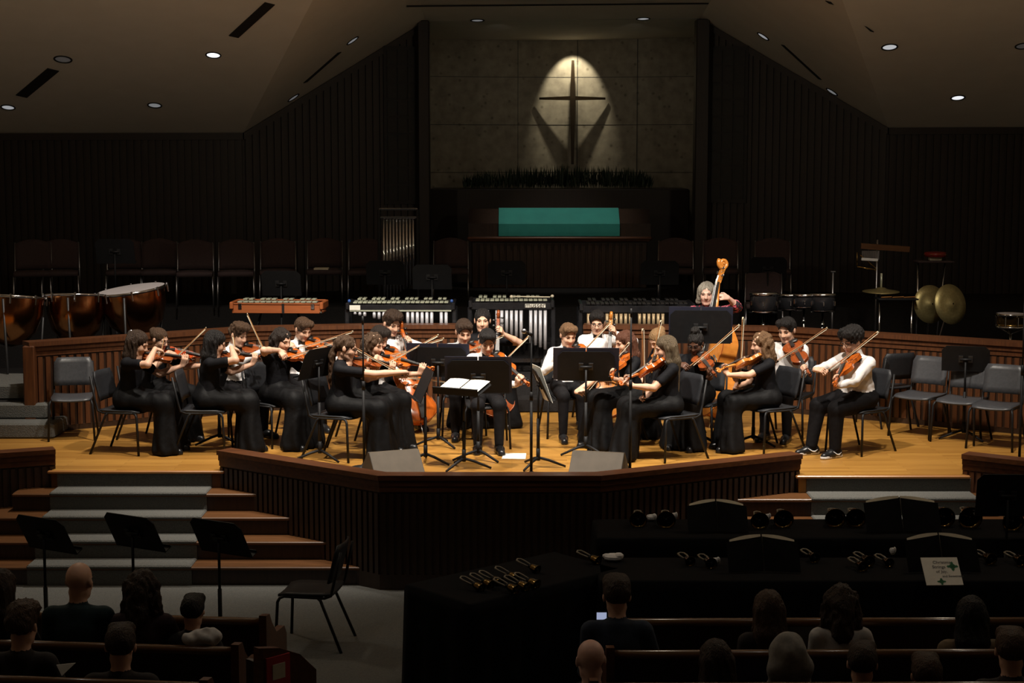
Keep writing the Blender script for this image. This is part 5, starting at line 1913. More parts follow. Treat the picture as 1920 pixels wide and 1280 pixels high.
def surface_net(name, D, Mt, lo, vox, mats):
    S = D < 0
    nx, ny, nz = D.shape
    offs = [(i, j, k) for i in (0, 1) for j in (0, 1) for k in (0, 1)]
    cnt = np.zeros((nx - 1, ny - 1, nz - 1), np.int8)
    for i, j, k in offs:
        cnt += S[i:nx - 1 + i, j:ny - 1 + j, k:nz - 1 + k]
    act = (cnt > 0) & (cnt < 8)
    idx = np.argwhere(act)
    N = len(idx)
    vid = np.full(act.shape, -1, np.int32)
    vid[act] = np.arange(N)
    dv = np.stack([D[idx[:, 0] + i, idx[:, 1] + j, idx[:, 2] + k] for i, j, k in offs], 1)
    acc = np.zeros((N, 3))
    cn = np.zeros(N)
    for a in range(8):
        for b in range(a + 1, 8):
            oa, ob = np.array(offs[a]), np.array(offs[b])
            if np.abs(oa - ob).sum() != 1:
                continue
            da, db = dv[:, a], dv[:, b]
            m = (da < 0) != (db < 0)
            t = np.where(m, da / np.where(m, da - db, 1), 0)
            acc += np.where(m[:, None], oa + t[:, None] * (ob - oa), 0)
            cn += m
    co = lo + vox * (idx + acc / np.maximum(cn, 1)[:, None])
    quads = []
    qm = []
    for axis in range(3):
        o = [0, 0, 0]
        o[axis] = 1
        A = S[:nx - o[0], :ny - o[1], :nz - o[2]]
        B = S[o[0]:, o[1]:, o[2]:]
        e = np.argwhere(A != B)
        u, v = [(1, 2), (2, 0), (0, 1)][axis]
        ok = (e[:, u] > 0) & (e[:, v] > 0) & (e[:, u] < D.shape[u] - 1) & (e[:, v] < D.shape[v] - 1)
        e = e[ok]
        ins = S[e[:, 0], e[:, 1], e[:, 2]]
        def V(du, dv_):
            c = e.copy()
            c[:, u] -= du
            c[:, v] -= dv_
            return vid[c[:, 0], c[:, 1], c[:, 2]]
        q = np.stack([V(0, 0), V(1, 0), V(1, 1), V(0, 1)], 1)
        q[~ins] = q[~ins][:, ::-1]
        quads.append(q)
        ia = np.where(ins[:, None], e, e + np.array(o))
        qm.append(Mt[ia[:, 0], ia[:, 1], ia[:, 2]])
    quads = np.concatenate(quads)
    qm = np.concatenate(qm)
    me = bpy.data.meshes.new(name)
    me.vertices.add(N)
    me.vertices.foreach_set('co', co.astype(np.float32).ravel())
    nq = len(quads)
    me.loops.add(nq * 4)
    me.loops.foreach_set('vertex_index', quads.astype(np.int32).ravel())
    me.polygons.add(nq)
    me.polygons.foreach_set('loop_start', np.arange(0, nq * 4, 4, dtype=np.int32))
    for m in mats:
        me.materials.append(m)
    me.polygons.foreach_set('material_index', qm.astype(np.int32))
    me.polygons.foreach_set('use_smooth', np.ones(nq, bool))
    me.update(calc_edges=True)
    return me


def V3(l, f, u):
    return Vector((l, -f, u))


def ik(a, b, l1, l2, hint):
    d = b - a
    L = d.length
    if L > (l1 + l2) * 0.995:
        s = L / (l1 + l2) * 1.006
        l1 *= s
        l2 *= s
    c = (l1 * l1 - l2 * l2 + L * L) / (2 * L)
    h = math.sqrt(max(l1 * l1 - c * c, 0))
    dn = d.normalized()
    hv = hint - dn * hint.dot(dn)
    if hv.length < 1e-5:
        hv = dn.orthogonal()
    return a + dn * c + hv.normalized() * h


def add_hand(S, w, d, pn, idx, curl, s, mat=0, thumb=0.5):
    """w wrist, d wrist->knuckles, pn palm normal, idx direction of the index-finger side"""
    d = d.normalized()
    pn = (pn - d * pn.dot(d)).normalized()
    lat = d.cross(pn).normalized()
    if lat.dot(idx) < 0:
        lat = -lat
    pl = 0.078 * s
    for t in (-0.026, -0.009, 0.009, 0.026):
        S.cap(w + lat * t * 0.7 * s, w + d * pl + lat * t * s, 0.0125 * s, 0.0115 * s, mat, 0.012)
    for q, (t, ln) in enumerate(((0.031, 0.072), (0.0105, 0.080), (-0.0105, 0.074), (-0.030, 0.060))):
        p = w + d * pl + lat * t * s
        ang = 0.0
        for j, fr in enumerate((0.46, 0.31, 0.23)):
            ang += curl * (0.75 if j == 0 else 1.0) * (1 + 0.08 * q)
            dv = d * math.cos(ang) + pn * math.sin(ang) + lat * t * 1.2
            e = p + dv.normalized() * ln * fr * s
            S.cap(p, e, (0.0088 - 0.0008 * j) * s, (0.0082 - 0.0008 * j) * s, mat, 0.003)
            p = e
    p = w + d * 0.022 * s + lat * 0.026 * s
    e = p + (d * 0.62 + lat * 0.62 + pn * 0.35).normalized() * 0.038 * s
    S.cap(p, e, 0.0125 * s, 0.0105 * s, mat, 0.008)
    e2 = e + (d * 0.85 + lat * (0.25 - thumb * 0.3) + pn * thumb).normalized() * 0.034 * s
    S.cap(e, e2, 0.0098 * s, 0.008 * s, mat, 0.003)


SHOES = {}


def shoe_mesh(kind):
    if kind in SHOES:
        return SHOES[kind]
    S = SDF()
    # heel at f=-0.06, toe at f=0.2
    S.cap(V3(0, -0.05, 0.045), V3(0, 0.06, 0.045), 0.042, 0.042, 0, 0.03)
    S.cap(V3(0, 0.06, 0.040), V3(0, 0.165, 0.030), 0.045, 0.033, 0, 0.03)
    S.cap(V3(0, -0.03, 0.05), V3(0, -0.02, 0.115), 0.040, 0.036, 0, 0.03)
    sole = 1
    S.cap(V3(0, -0.055, 0.014), V3(0, 0.165, 0.014), 0.042, 0.038, sole, 0.004)
    me = S.mesh('shoe', 0.009, [M['shoe'], M['white'] if kind == 'sneaker' else M['shoe']], zmin=0.001)
    SHOES[kind] = me
    return me


def hair_noise(amp, fr, seed):
    r = np.random.RandomState(seed)
    ph = r.rand(9) * 6.28
    def f(x, y, z):
        return amp * (np.sin(x * fr + ph[0] + 2 * np.sin(z * fr * 0.5 + ph[1])) * np.sin(y * fr + ph[2] + 1.5 * np.sin(x * fr * 0.6 + ph[6])) + 0.6 * np.sin(z * fr * 0.9 + ph[3] + 2 * np.sin(y * fr * 0.7 + ph[4])) * np.sin((x + y) * fr * 1.4 + ph[5]))
    return f


def strand_noise(amp, fr, cx_, cy_):
    def f(x, y, z):
        a = np.arctan2(y - cy_, x - cx_)
        return amp * (np.sin(a * fr + z * 9 + 1.3 * np.sin(z * 23)) + 0.5 * np.sin(a * fr * 2.3 - z * 14))
    return f


PEOPLE = {}


def person(key, loc, yaw, label, s=1.0, stand=False, lean=8, head=(0, 15, 0), girth=1.0, female=False, skinm='skin_light',
           top='shirt', bottom='trousers', sleeve='long', skirt=False, hair=('short', 'h_brown'), glasses=False, bowtie=False,
           play=None, shoes='dress', vox=0.0080, group='young musicians on the stage', knees=(0.11, 0.11), feet=(0.0, 0.0), seat=0.45,
           headscale=1.08, sway=0.0, name='person', face=True, hood=None, legs=True, low=None):
    root = empty(name, loc, rad(yaw), label, 'person', group)
    S = SDF()
    hz = (seat + 0.095 * s) if not stand else 0.88 * s
    th = rad(lean)
    sw = rad(sway)
    def tf(l, f, u):
        l, f, u = l * s, f * s, u * s
        f2 = f * math.cos(th) + u * math.sin(th)
        u2 = u * math.cos(th) - f * math.sin(th)
        return V3(l + u2 * math.sin(sw), f2, hz + u2)
    SK, TOP, BOT, LIP = 0, 1, 2, 3
    g = girth
    # torso
    S.ell(tf(0, -0.01, 0.03), (0.165 * s * g, 0.125 * s * g, 0.115 * s), None, BOT, 0.04)
    Rt = np.array(Matrix.Rotation(th, 3, 'X'))
    S.ell(tf(0, 0.008, 0.15), (0.143 * s * g, 0.108 * s * g, 0.14 * s), Rt, TOP, 0.05)
    S.ell(tf(0, 0.005, 0.30), (0.150 * s * (g * 0.6 + 0.4), 0.108 * s * (g * 0.6 + 0.4), 0.155 * s), Rt, TOP, 0.05)
    shw = (0.150 if female else 0.165) * (0.5 + 0.5 * g)
    S.cap(tf(-shw * 0.85, -0.012, 0.398), tf(shw * 0.85, -0.012, 0.398), 0.054 * s, 0.054 * s, TOP, 0.05)
    S.cap(tf(0, -0.02, 0.42), tf(0, -0.008, 0.445), 0.07 * s, 0.055 * s, TOP, 0.03)
    # head frame
    hs = s * headscale
    hy, hp, hr = [rad(a) for a in head]
    Rh = (Matrix.Rotation(hy, 3, 'Z') @ Matrix.Rotation(hr, 3, 'Y') @ Matrix.Rotation(hp, 3, 'X'))
    hj = tf(0, 0.0, 0.50)
    def H(l, f, u):
        return hj + Rh @ (V3(l, f + 0.018, u + 0.095) * hs)
    Rn = np.array(Rh)
    nr = 0.044 if female else 0.050
    S.cap(tf(0, -0.012, 0.41), hj, nr * 1.12 * s, nr * s, SK, 0.02)
    S.cap(hj, H(0, -0.03, -0.045), nr * s, nr * 0.95 * s, SK, 0.02)
    if top == 'shirt':
        S.cap(tf(0, -0.018, 0.425), tf(0, -0.008, 0.478), 0.068 * s, 0.06 * s, TOP, 0.012)
    elif top in ('blacktop',):
        S.cap(tf(0, 0.055, 0.43), tf(0, 0.06, 0.44), 0.05 * s, 0.045 * s, SK, 0.01)
    S.ell(H(0, -0.010, 0.032), (0.073 * hs, 0.092 * hs, 0.083 * hs), Rn, SK, 0.02)
    S.ell(H(0, 0.026, -0.035), (0.058 * hs, 0.062 * hs, 0.075 * hs), Rn, SK, 0.02)
    S.cap(H(-0.013, 0.066, -0.098), H(0.013, 0.066, -0.098), 0.017 * hs, 0.017 * hs, SK, 0.02)
    for q in (-1, 1):
        S.ell(H(q * 0.034, 0.058, -0.03), (0.024 * hs, 0.024 * hs, 0.028 * hs), Rn, SK, 0.02)
        S.cap(H(q * 0.042, -0.02, -0.06), H(q * 0.03, 0.04, -0.088), 0.018 * hs, 0.018 * hs, SK, 0.025)
        S.ell(H(q * 0.076, -0.008, -0.004), (0.011 * hs, 0.02 * hs, 0.032 * hs), Rn, SK, 0.006)
        S.cap(H(q * 0.012, 0.083, 0.02), H(q * 0.042, 0.072, 0.018), 0.010 * hs, 0.009 * hs, SK, 0.012)
        S.ell(H(q * 0.0105, 0.093, -0.035), (0.009 * hs, 0.01 * hs, 0.008 * hs), Rn, SK, 0.006)
    S.cap(H(0, 0.084, 0.008), H(0, 0.103, -0.03), 0.009 * hs, 0.0125 * hs, SK, 0.008)
    S.cap(H(-0.014, 0.078, -0.062), H(0.014, 0.078, -0.062), 0.008 * hs, 0.008 * hs, LIP, 0.006)
    S.cap(H(-0.010, 0.077, -0.070), H(0.010, 0.077, -0.070), 0.008 * hs, 0.0085 * hs, LIP, 0.006)
    # ---------------- instrument geometry
    shL, shR = tf(shw, 0.0, 0.385), tf(-shw, 0.0, 0.385)
    inv = Matrix.Rotation(-rad(yaw), 3, 'Z')
    pl = dict(play or {})
    Mw = Matrix.Translation(Vector(loc)) @ Matrix.Rotation(rad(yaw), 4, 'Z')
    inst_m = bow_m = None
    kind = pl.get('kind')
    hintL, hintR = V3(0.1, 0.0, -1), V3(-0.6, -0.3, -0.6)
    handL = handR = None
    if kind in ('violin', 'viola'):
        vs = 1.0 if kind == 'violin' else 1.12
        a, b = rad(pl.get('az', 42)), rad(pl.get('pitch', 14))
        C = tf(0.055 + pl.get('cl', 0), 0.085 + pl.get('cf', 0), 0.455 + pl.get('cu', 0))
        V = V3(math.sin(a) * math.cos(b), math.cos(a) * math.cos(b), -math.sin(b))
        n0 = (Vector((0, 0, 1)) - V * V.z).normalized()
        r0 = V.cross(n0)
        ga = rad(pl.get('roll', 25))
        n = n0 * math.cos(ga) + r0 * math.sin(ga)
        r = V.cross(n)
        inst_m = Mw @ frame(r, V, n, C - V * 0.02)
        body = 0.356 * vs
        P = C - V * 0.02 + V * (body + 0.095 * vs) + n * 0.005
        wl = P + r * 0.048 * s - n * 0.058 * s + V * 0.01
        handL = (wl, n * 0.95 - r * 0.1 + V * 0.1, -r, V, 0.62)
        hintL = V3(0.05, 0.2, -1)
        K = C - V * 0.02 + V * body * 0.60 + n * (0.03 * vs + 0.036 * vs)
        bd = pl.get('bow', (0.8, 0.3, 0.2))   # frog->tip in world: right, up, depth
        B = (inv @ Vector((bd[0], bd[2], bd[1]))).normalized()
        fr = pl.get('frac', 0.4)
        Rp = K - B * (0.70 * fr)
        bz = n - B * n.dot(B)
        bz.normalize()
        bx = B.cross(bz)
        bow_m = Mw @ frame(bx, B, bz, Rp + bz * 0.024)
        d = (Rp - shR)
        d = d - B * d.dot(B)
        d = (d.normalized() * 0.75 - bz * 0.45 + B * 0.35).normalized()
        wr = Rp + bz * 0.03 - d * 0.085 * s + bz * 0.03
        handR = (wr, d, -bz - B * 0.0 + d * 0.0, B, 0.62)
        hintR = V3(-0.75, pl.get('eb', -0.75), pl.get('elbow', -0.75))
    elif kind == 'cello':
        E = V3(pl.get('el', 0.03), pl.get('ef', 0.60), 0.0)
        N = tf(pl.get('nl', 0.11), pl.get('nf', 0.11), pl.get('nu', 0.60))
        V = (N - E).normalized()
        tw = rad(pl.get('twist', 0))
        f0 = V3(math.sin(tw), math.cos(tw), 0.35)
        n = (f0 - V * f0.dot(V)).normalized()
        r = V.cross(n)
        O = E + V * 0.14
        inst_m = Mw @ frame(r, V, n, O)
        P = O + V * (0.75 + pl.get('lpos', 0.20)) + n * 0.10
        handL = (P - r * 0.055 * s - n * 0.05 * s - V * 0.02, r * 0.55 + n * 0.6 + V * 0.1, r * 0.7 - n * 0.4, V, 0.7)
        # left hand reaches from the player's left: -r is player's left when n faces forward
        lf = V3(1, 0, 0)
        sg = 1 if r.dot(lf) > 0 else -1
        wl = P + r * sg * 0.06 * s - n * 0.03 * s - V * 0.01
        handL = (wl, n * 0.75 - r * sg * 0.25 + V * 0.25, -r * sg, V, 0.75)
        hintL = V3(1, -0.1, -0.35)
        K = O + V * 0.46 + n * (0.085 + 0.085)
        bd = pl.get('bow', (0.8, 0.3, 0.0))
        B = (inv @ Vector((bd[0], bd[2], bd[1]))).normalized()
        Rp = K - B * (0.68 * pl.get('frac', 0.4))
        bz = n - B * n.dot(B)
        bz.normalize()
        bow_m = Mw @ frame(B.cross(bz), B, bz, Rp + bz * 0.024)
        d = (Rp - shR)
        d = d - B * d.dot(B)
        d = (d.normalized() + B * 0.4).normalized()
        wr = Rp + bz * 0.05 - d * 0.085 * s
        handR = (wr, d, -bz, B, 0.6)
        hintR = V3(-1, 0, -0.3)
    elif kind == 'free':
        if 'lh' in pl:
            q = pl['lh']
            handL = (inv @ (Vector(q[0]) - Vector(loc)), inv @ Vector(q[1]), inv @ Vector(q[2]), inv @ Vector(q[3]), q[4])
            hintL = inv @ Vector(pl.get('lhint', (0, 0, -1)))
        if 'rh' in pl:
            q = pl['rh']
            handR = (inv @ (Vector(q[0]) - Vector(loc)), inv @ Vector(q[1]), inv @ Vector(q[2]), inv @ Vector(q[3]), q[4])
            hintR = inv @ Vector(pl.get('rhint', (0, 0, -1)))
    if handL is None:
        handL = (tf(0.1, 0.0, 0) + V3(0, 0.26 * s, 0.10 * s), V3(-0.2, 1, -0.1), V3(0, 0, -1), V3(-1, 0, 0), 0.25)
    if handR is None:
        handR = (tf(-0.1, 0.0, 0) + V3(0, 0.26 * s, 0.10 * s), V3(0.2, 1, -0.1), V3(0, 0, -1), V3(1, 0, 0), 0.25)
    # ---------------- arms
    for sh, hd, hint in ((shL, handL, hintL), (shR, handR, hintR)):
        w = hd[0]
        e = ik(sh, w, 0.275 * s, 0.245 * s, hint)
        g2 = 0.6 + 0.4 * g
        if sleeve == 'long':
            S.cap(sh, e, 0.055 * s * g2, 0.047 * s * g2, TOP, 0.03)
            cuff = e + (w - e) * 0.9
            S.cap(e, cuff, 0.046 * s * g2, 0.034 * s, TOP, 0.02)
            S.cap(e + (w - e) * 0.8, w, 0.027 * s, 0.024 * s, SK, 0.003)
        else:
            fr = 0.62 if sleeve == 'short' else 0.98
            m_ = sh + (e - sh) * fr
            S.cap(sh, m_, 0.055 * s * g2, 0.054 * s * g2, TOP, 0.03)
            S.cap(sh + (e - sh) * 0.5, e, 0.042 * s * g2, 0.038 * s * g2, SK, 0.006)
            if sleeve == 'elbow':
                S.cap(m_, e + (w - e) * 0.25, 0.052 * s * g2, 0.056 * s * g2, TOP, 0.02)
            S.cap(e, e + (w - e) * 0.35, 0.037 * s * g2, 0.037 * s * g2, SK, 0.012)
            S.cap(e + (w - e) * 0.35, w, 0.037 * s * g2, 0.023 * s, SK, 0.012)
        add_hand(S, w, hd[1], hd[2], hd[3], hd[4], s, SK)
    # ---------------- legs
    ank = []
    if legs:
        for q in (-1, 1):
            i = 0 if q > 0 else 1
            hip = V3(q * 0.085 * s, 0.0, hz)
            if stand:
                kn = V3(q * 0.09 * s, 0.03, 0.47 * s)
                an = V3(q * 0.10 * s, 0.0, 0.09)
            else:
                kn = V3(q * knees[i] * s, 0.415 * s, max(seat + 0.045, 0.05 + 0.40 * s))
                an = V3(q * (knees[i] * 0.9 + 0.01) * s, 0.40 * s + feet[i], 0.10)
            lr = 0.8 if skirt else 1.06 * g ** 0.7
            S.cap(hip, kn, 0.086 * s * lr * g ** 0.5, 0.064 * s * lr, BOT, 0.04)
            S.cap(kn, an, 0.062 * s * lr, 0.044 * s * lr, BOT, 0.03)
            ank.append((an, q))
    if low is None:
        nz = strand_noise(0.0022, 9, 0, 0) if top == 'shirt' else None
    fold = None
    if top == 'shirt':
        ph = random.random() * 6
        def fold(x, y, z):
            return np.where((z < hz + 0.40 * s) & (z > hz + 0.06), 0.0028 * np.sin(z * 62 + 5 * np.sin(x * 14 + ph) + 4 * np.sin(y * 17)), 0)
    mats = [M[skinm], M[top], M[bottom], M['lip'] if skinm != 'skin_dark' else pm('lip_dark', (0.11, 0.04, 0.035), (0.1, 0.035, 0.03), 30, 0.5)]
    link('body', S.mesh('body', vox, mats, None if fold is None else fold), root)
    # ---------------- skirt
    if skirt:
        K_ = SDF()
        for q in (-1, 1):
            i = 0 if q > 0 else 1
            hip = V3(q * 0.08 * s, -0.02, hz)
            kn = V3(q * knees[i] * s, 0.42 * s, hz - 0.02)
            an = V3(q * (knees[i] + 0.03) * s, 0.43 * s + feet[i], 0.05)
            K_.cap(hip, kn, 0.118 * s, 0.088 * s, 0, 0.06)
            K_.cap(kn, an, 0.085 * s, 0.135 * s, 0, 0.08)
        K_.cap(V3(0, 0.1, hz - 0.02), V3(0, 0.38 * s, hz - 0.03), 0.09 * s, 0.08 * s, 0, 0.06)
        K_.cap(V3(0, 0.38 * s, hz - 0.05), V3(0, 0.40 * s + 0.5 * (feet[0] + feet[1]), 0.05), 0.085 * s, 0.13 * s, 0, 0.06)
        K_.cap(tf(0, -0.01, 0.02), tf(0, 0, 0.11), 0.15 * s, 0.128 * s, 0, 0.05)
        cy0 = -(0.41 * s + 0.5 * (feet[0] + feet[1]))
        def sk_noise(x, y, z):
            a = np.arctan2(y - cy0, x)
            amt = np.clip((hz - 0.06 - z) / 0.4, 0, 1)
            return amt * 0.014 * np.sin(a * 11 + 1.5 * np.sin(z * 7)) + 0.003 * np.sin(x * 40 + 6 * np.sin(y * 9)) * (z > hz - 0.1)
        link('skirt', K_.mesh('skirt', vox * 1.75, [M['blackcloth']], sk_noise, 0.012), root)
    # ---------------- shoes
    if legs:
        for an, q in ank:
            me = shoe_mesh(shoes)
            o = link('shoe', me, root, (an.x, an.y, 0.0 if not stand else 0.0), rad(6 * q))
            if shoes == 'sneaker':
                sw_ = MB()
                for side in (-1, 1):
                    pts = [(-0.045, 0.055), (-0.01, 0.036), (0.02, 0.04), (0.075, 0.075)]
                    sw_.tube([V3(side * (0.047 - 0.06 * abs(f - 0.01) * 0.4), f, u) for f, u in pts], [0.003, 0.009, 0.007, 0.002], 6)
                sw_.build('swoosh', M['white'], o, True)
    # ---------------- hair
    st, hm = hair
    if st != 'bald':
        A = SDF()
        vh = vox * 0.95
        nz = None
        hc = H(0, 0, 0)
        def face_cut(zc=-0.045, rf=0.088, rz=0.092, f=0.115, w=0.072):
            A.ell(H(0, f, zc), (w * hs, rf * hs, rz * hs), Rn, 0, 0.01, 's')
        if st in ('short', 'curlytop', 'fade'):
            A.ell(H(0, -0.014, 0.040), (0.084 * hs, 0.104 * hs, 0.088 * hs), Rn, 0, 0.02)
            A.cap(H(-0.04, 0.05, 0.092), H(0.04, 0.05, 0.092), 0.034 * hs, 0.034 * hs, 0, 0.03)
            A.cap(H(-0.03, -0.06, 0.02), H(0.03, -0.06, 0.02), 0.045 * hs, 0.045 * hs, 0, 0.02)
            if st == 'curlytop':
                A.ell(H(0, 0.02, 0.095), (0.085 * hs, 0.095 * hs, 0.05 * hs), Rn, 0, 0.03)
                nz = hair_noise(0.007, 95, 3)
            elif st == 'fade':
                A.ell(H(0, 0.01, 0.085), (0.078 * hs, 0.098 * hs, 0.048 * hs), Rn, 0, 0.03)
                nz = hair_noise(0.0035, 110, 5)
            else:
                A.cap(H(-0.05, 0.068, 0.085), H(0.045, 0.072, 0.082), 0.022 * hs, 0.022 * hs, 0, 0.03)
                nz = hair_noise(0.003, 120, 9)
            face_cut(-0.045, 0.085, 0.122, 0.114, 0.080)
            A.ell(H(0, -0.03, -0.105), (0.13 * hs, 0.14 * hs, 0.07 * hs), Rn, 0, 0.01, 's')
        elif st == 'afro':
            A.ell(H(0, -0.02, 0.055), (0.105 * hs, 0.118 * hs, 0.095 * hs), Rn, 0, 0.02)
            A.cap(H(-0.05, 0.05, 0.085), H(0.05, 0.05, 0.085), 0.045 * hs, 0.045 * hs, 0, 0.03)
            face_cut(-0.050, 0.088, 0.118, 0.118, 0.088)
            A.ell(H(0, -0.03, -0.115), (0.14 * hs, 0.15 * hs, 0.075 * hs), Rn, 0, 0.01, 's')
            nz = hair_noise(0.007, 110, 4)
        else:
            A.ell(H(0, -0.018, 0.036), (0.083 * hs, 0.102 * hs, 0.088 * hs), Rn, 0, 0.02)
            face_cut(-0.042, 0.085, 0.108, 0.117, 0.068)
            dn = Vector((0, 0, -1))
            if st in ('long', 'longwavy', 'halfup', 'longstraight'):
                back = Rh @ V3(0, -1, 0)
                back.z = 0
                back.normalize()
                ln = {'long': 0.30, 'longwavy': 0.27, 'halfup': 0.30, 'longstraight': 0.50}[st]
                p0 = H(0, -0.06, 0.0)
                p1 = p0 + dn * 0.14 * hs + back * 0.035
                p2 = p0 + dn * ln * s + back * 0.05
                lat = (Rh @ V3(1, 0, 0))
                lat.z = 0
                for q in (-0.052, -0.018, 0.018, 0.052):
                    A.cap(p0 + lat * q, p1 + lat * q * 1.15, 0.052, 0.046, 0, 0.03)
                    A.cap(p1 + lat * q * 1.15, p2 + lat * q * 1.0, 0.046, 0.022, 0, 0.03)
                for q in (-1, 1):
                    sd = H(q * 0.066, -0.005, 0.0)
                    A.cap(H(q * 0.055, 0.02, 0.05), sd, 0.028, 0.026, 0, 0.02)
                    e1 = sd + dn * 0.14 * s + back * 0.015 + lat * q * 0.008
                    A.cap(sd, e1, 0.026, 0.028, 0, 0.02)
                    if st != 'halfup':
                        A.cap(e1, e1 + dn * 0.10 * s + back * 0.02, 0.028, 0.014, 0, 0.02)
                face_cut(-0.042, 0.08, 0.104, 0.12, 0.060)
                nz = strand_noise(0.004 if st != 'longstraight' else 0.0025, 17, hc.x, hc.y)
                if st == 'longwavy':
                    nz = hair_noise(0.008, 70, 8)
            elif st == 'curlylong':
                for q in (-1, 1):
                    A.cap(H(q * 0.07, -0.02, 0.03), H(q * 0.085, -0.02, -0.13), 0.045, 0.05, 0, 0.03)
                A.cap(H(0, -0.08, 0.0), H(0, -0.09, -0.16), 0.075, 0.07, 0, 0.03)
                face_cut(-0.04, 0.08, 0.1, 0.12, 0.06)
                nz = hair_noise(0.010, 80, 6)
            elif st == 'bun':
                A.ell(H(0, -0.10, 0.06), (0.045 * hs, 0.042 * hs, 0.042 * hs), Rn, 0, 0.015)
                nz = hair_noise(0.002, 120, 2)
            elif st == 'topbun':
                A.ell(H(0, -0.03, 0.135), (0.05 * hs, 0.05 * hs, 0.045 * hs), Rn, 0, 0.015)
                nz = hair_noise(0.004, 130, 2)
            elif st == 'ponytail':
                back = Rh @ V3(0, -1, 0)
                back.z = 0
                back.normalize()
                p0 = H(0, -0.10, 0.02)
                A.cap(p0, p0 + dn * 0.12 + back * 0.05, 0.03, 0.036, 0, 0.02)
                A.cap(p0 + dn * 0.12 + back * 0.05, p0 + dn * 0.36 + back * 0.055, 0.036, 0.032, 0, 0.02)
                A.cap(p0 + dn * 0.36 + back * 0.055, p0 + dn * 0.54 + back * 0.03, 0.032, 0.012, 0, 0.02)
                nz = hair_noise(0.006, 75, 7)
            elif st == 'bob':
                for q in (-1, 1):
                    A.cap(H(q * 0.06, 0.02, 0.05), H(q * 0.082, -0.01, -0.085), 0.032, 0.034, 0, 0.03)
                A.cap(H(-0.04, -0.085, 0.0), H(0.04, -0.085, -0.09), 0.055, 0.05, 0, 0.03)
                A.cap(H(0, -0.08, -0.02), H(0, -0.075, -0.13), 0.055, 0.05, 0, 0.03)
                face_cut(-0.035, 0.085, 0.118, 0.118, 0.062)
                nz = strand_noise(0.004, 15, hc.x, hc.y)
        link('hair', A.mesh('hair', vh, [M[hm]], nz), root)
        if st == 'halfup':
            MB().ell(H(0.0, -0.105, 0.05), (0.012, 0.03, 0.045), Rh, 10, 6).build('hair_clip', M['steel'], root, True)
    # ---------------- face details
    if face:
        ey = MB()
        lid = MB()
        for q in (-1, 1):
            ey.ell(H(q * 0.030, 0.0775, 0.000), (0.0135 * hs, 0.0065 * hs, 0.0042 * hs), Rh, 10, 6)
            lid.tube([H(q * 0.013, 0.0905, 0.021), H(q * 0.03, 0.087, 0.0255), H(q * 0.046, 0.075, 0.021)], [0.0028, 0.0034, 0.0018], 6)
        ey.build('eyes', M['eye'], root, True)
        lid.build('eyebrows', M[hm] if hm in M else M['h_brown'], root, True)
    if glasses:
        gm_ = MB()
        for q in (-1, 1):
            pts = [H(q * 0.032 + 0.022 * math.cos(t * math.pi / 8), 0.098 - 0.004 * abs(math.cos(t * math.pi / 8)), -0.002 + 0.018 * math.sin(t * math.pi / 8)) for t in range(17)]
            gm_.tube(pts, 0.0022 * hs, 6, False)
            gm_.tube([H(q * 0.054, 0.094, 0.0), H(q * 0.074, 0.06, 0.003), H(q * 0.078, -0.005, 0.006)], 0.0018 * hs, 6)
        gm_.tube([H(-0.011, 0.099, 0.002), H(0.011, 0.099, 0.002)], 0.002 * hs, 6)
        gm_.build('glasses', M['ebony'], root, True)
    if bowtie:
        bt = MB()
        c = tf(0, 0.072, 0.452)
        for q in (-1, 1):
            bt.add([c + V3(q * 0.006, 0.006, 0.006), c + V3(q * 0.006, 0.006, -0.006), c + V3(q * 0.05, 0, -0.026), c + V3(q * 0.05, 0, 0.026),
                    c + V3(q * 0.006, -0.008, 0.006), c + V3(q * 0.006, -0.008, -0.006), c + V3(q * 0.05, -0.014, -0.026), c + V3(q * 0.05, -0.014, 0.026)],
                   [(0, 1, 2, 3), (7, 6, 5, 4), (0, 4, 5, 1), (1, 5, 6, 2), (2, 6, 7, 3), (3, 7, 4, 0)])
        bt.ell(c + V3(0, 0.004, 0), (0.01, 0.01, 0.012))
        bt.build('bow_tie', M['ebony'], root)
        ring = MB()
        ring.tube([tf(0.063 * math.cos(t * math.pi / 8), -0.012 + 0.066 * math.sin(t * math.pi / 8), 0.452 + 0.008 * math.sin(t * math.pi / 8)) for t in range(17)], 0.007, 6, False)
        ring.build('neckband', M['ebony'], root, True)
    if hood:
        Q = SDF()
        Q.ell(H(0, -0.03, 0.02), (0.100 * hs, 0.112 * hs, 0.112 * hs), Rn, 0, 0.03)
        Q.cap(H(-0.06, -0.06, -0.05), H(0.06, -0.06, -0.05), 0.066 * hs, 0.066 * hs, 0, 0.04)
        Q.cap(tf(-0.08, -0.05, 0.44), tf(0.08, -0.05, 0.44), 0.05 * s, 0.05 * s, 0, 0.05)
        Q.ell(H(0, 0.13, -0.03), (0.075 * hs, 0.1 * hs, 0.1 * hs), Rn, 0, 0.01, 's')
        link('hood', Q.mesh('hood', vox, [M[hood]], hair_noise(0.006, 30, 1)), root)
    # ---------------- instrument and bow objects
    if inst_m is not None:
        it = violin_proto(kind if kind != 'viola' else 'viola', pl.get('vm', 'varnish'))
        it.matrix_basis = inst_m
        tag(it, pl['vlabel'], kind, kind + 's being played')
        if not pl.get('nobow'):
            bo = bow_proto('violin' if kind != 'cello' else 'cello')
            bo.matrix_basis = bow_m
            tag(bo, pl['blabel'], 'bow', 'bows being drawn')
    return root

# ------------------------------------------------------------------ the players
def V_(kind='violin', vm='varnish', **k):
    d = dict(kind=kind, vm=vm)
    d.update(k)
    return d


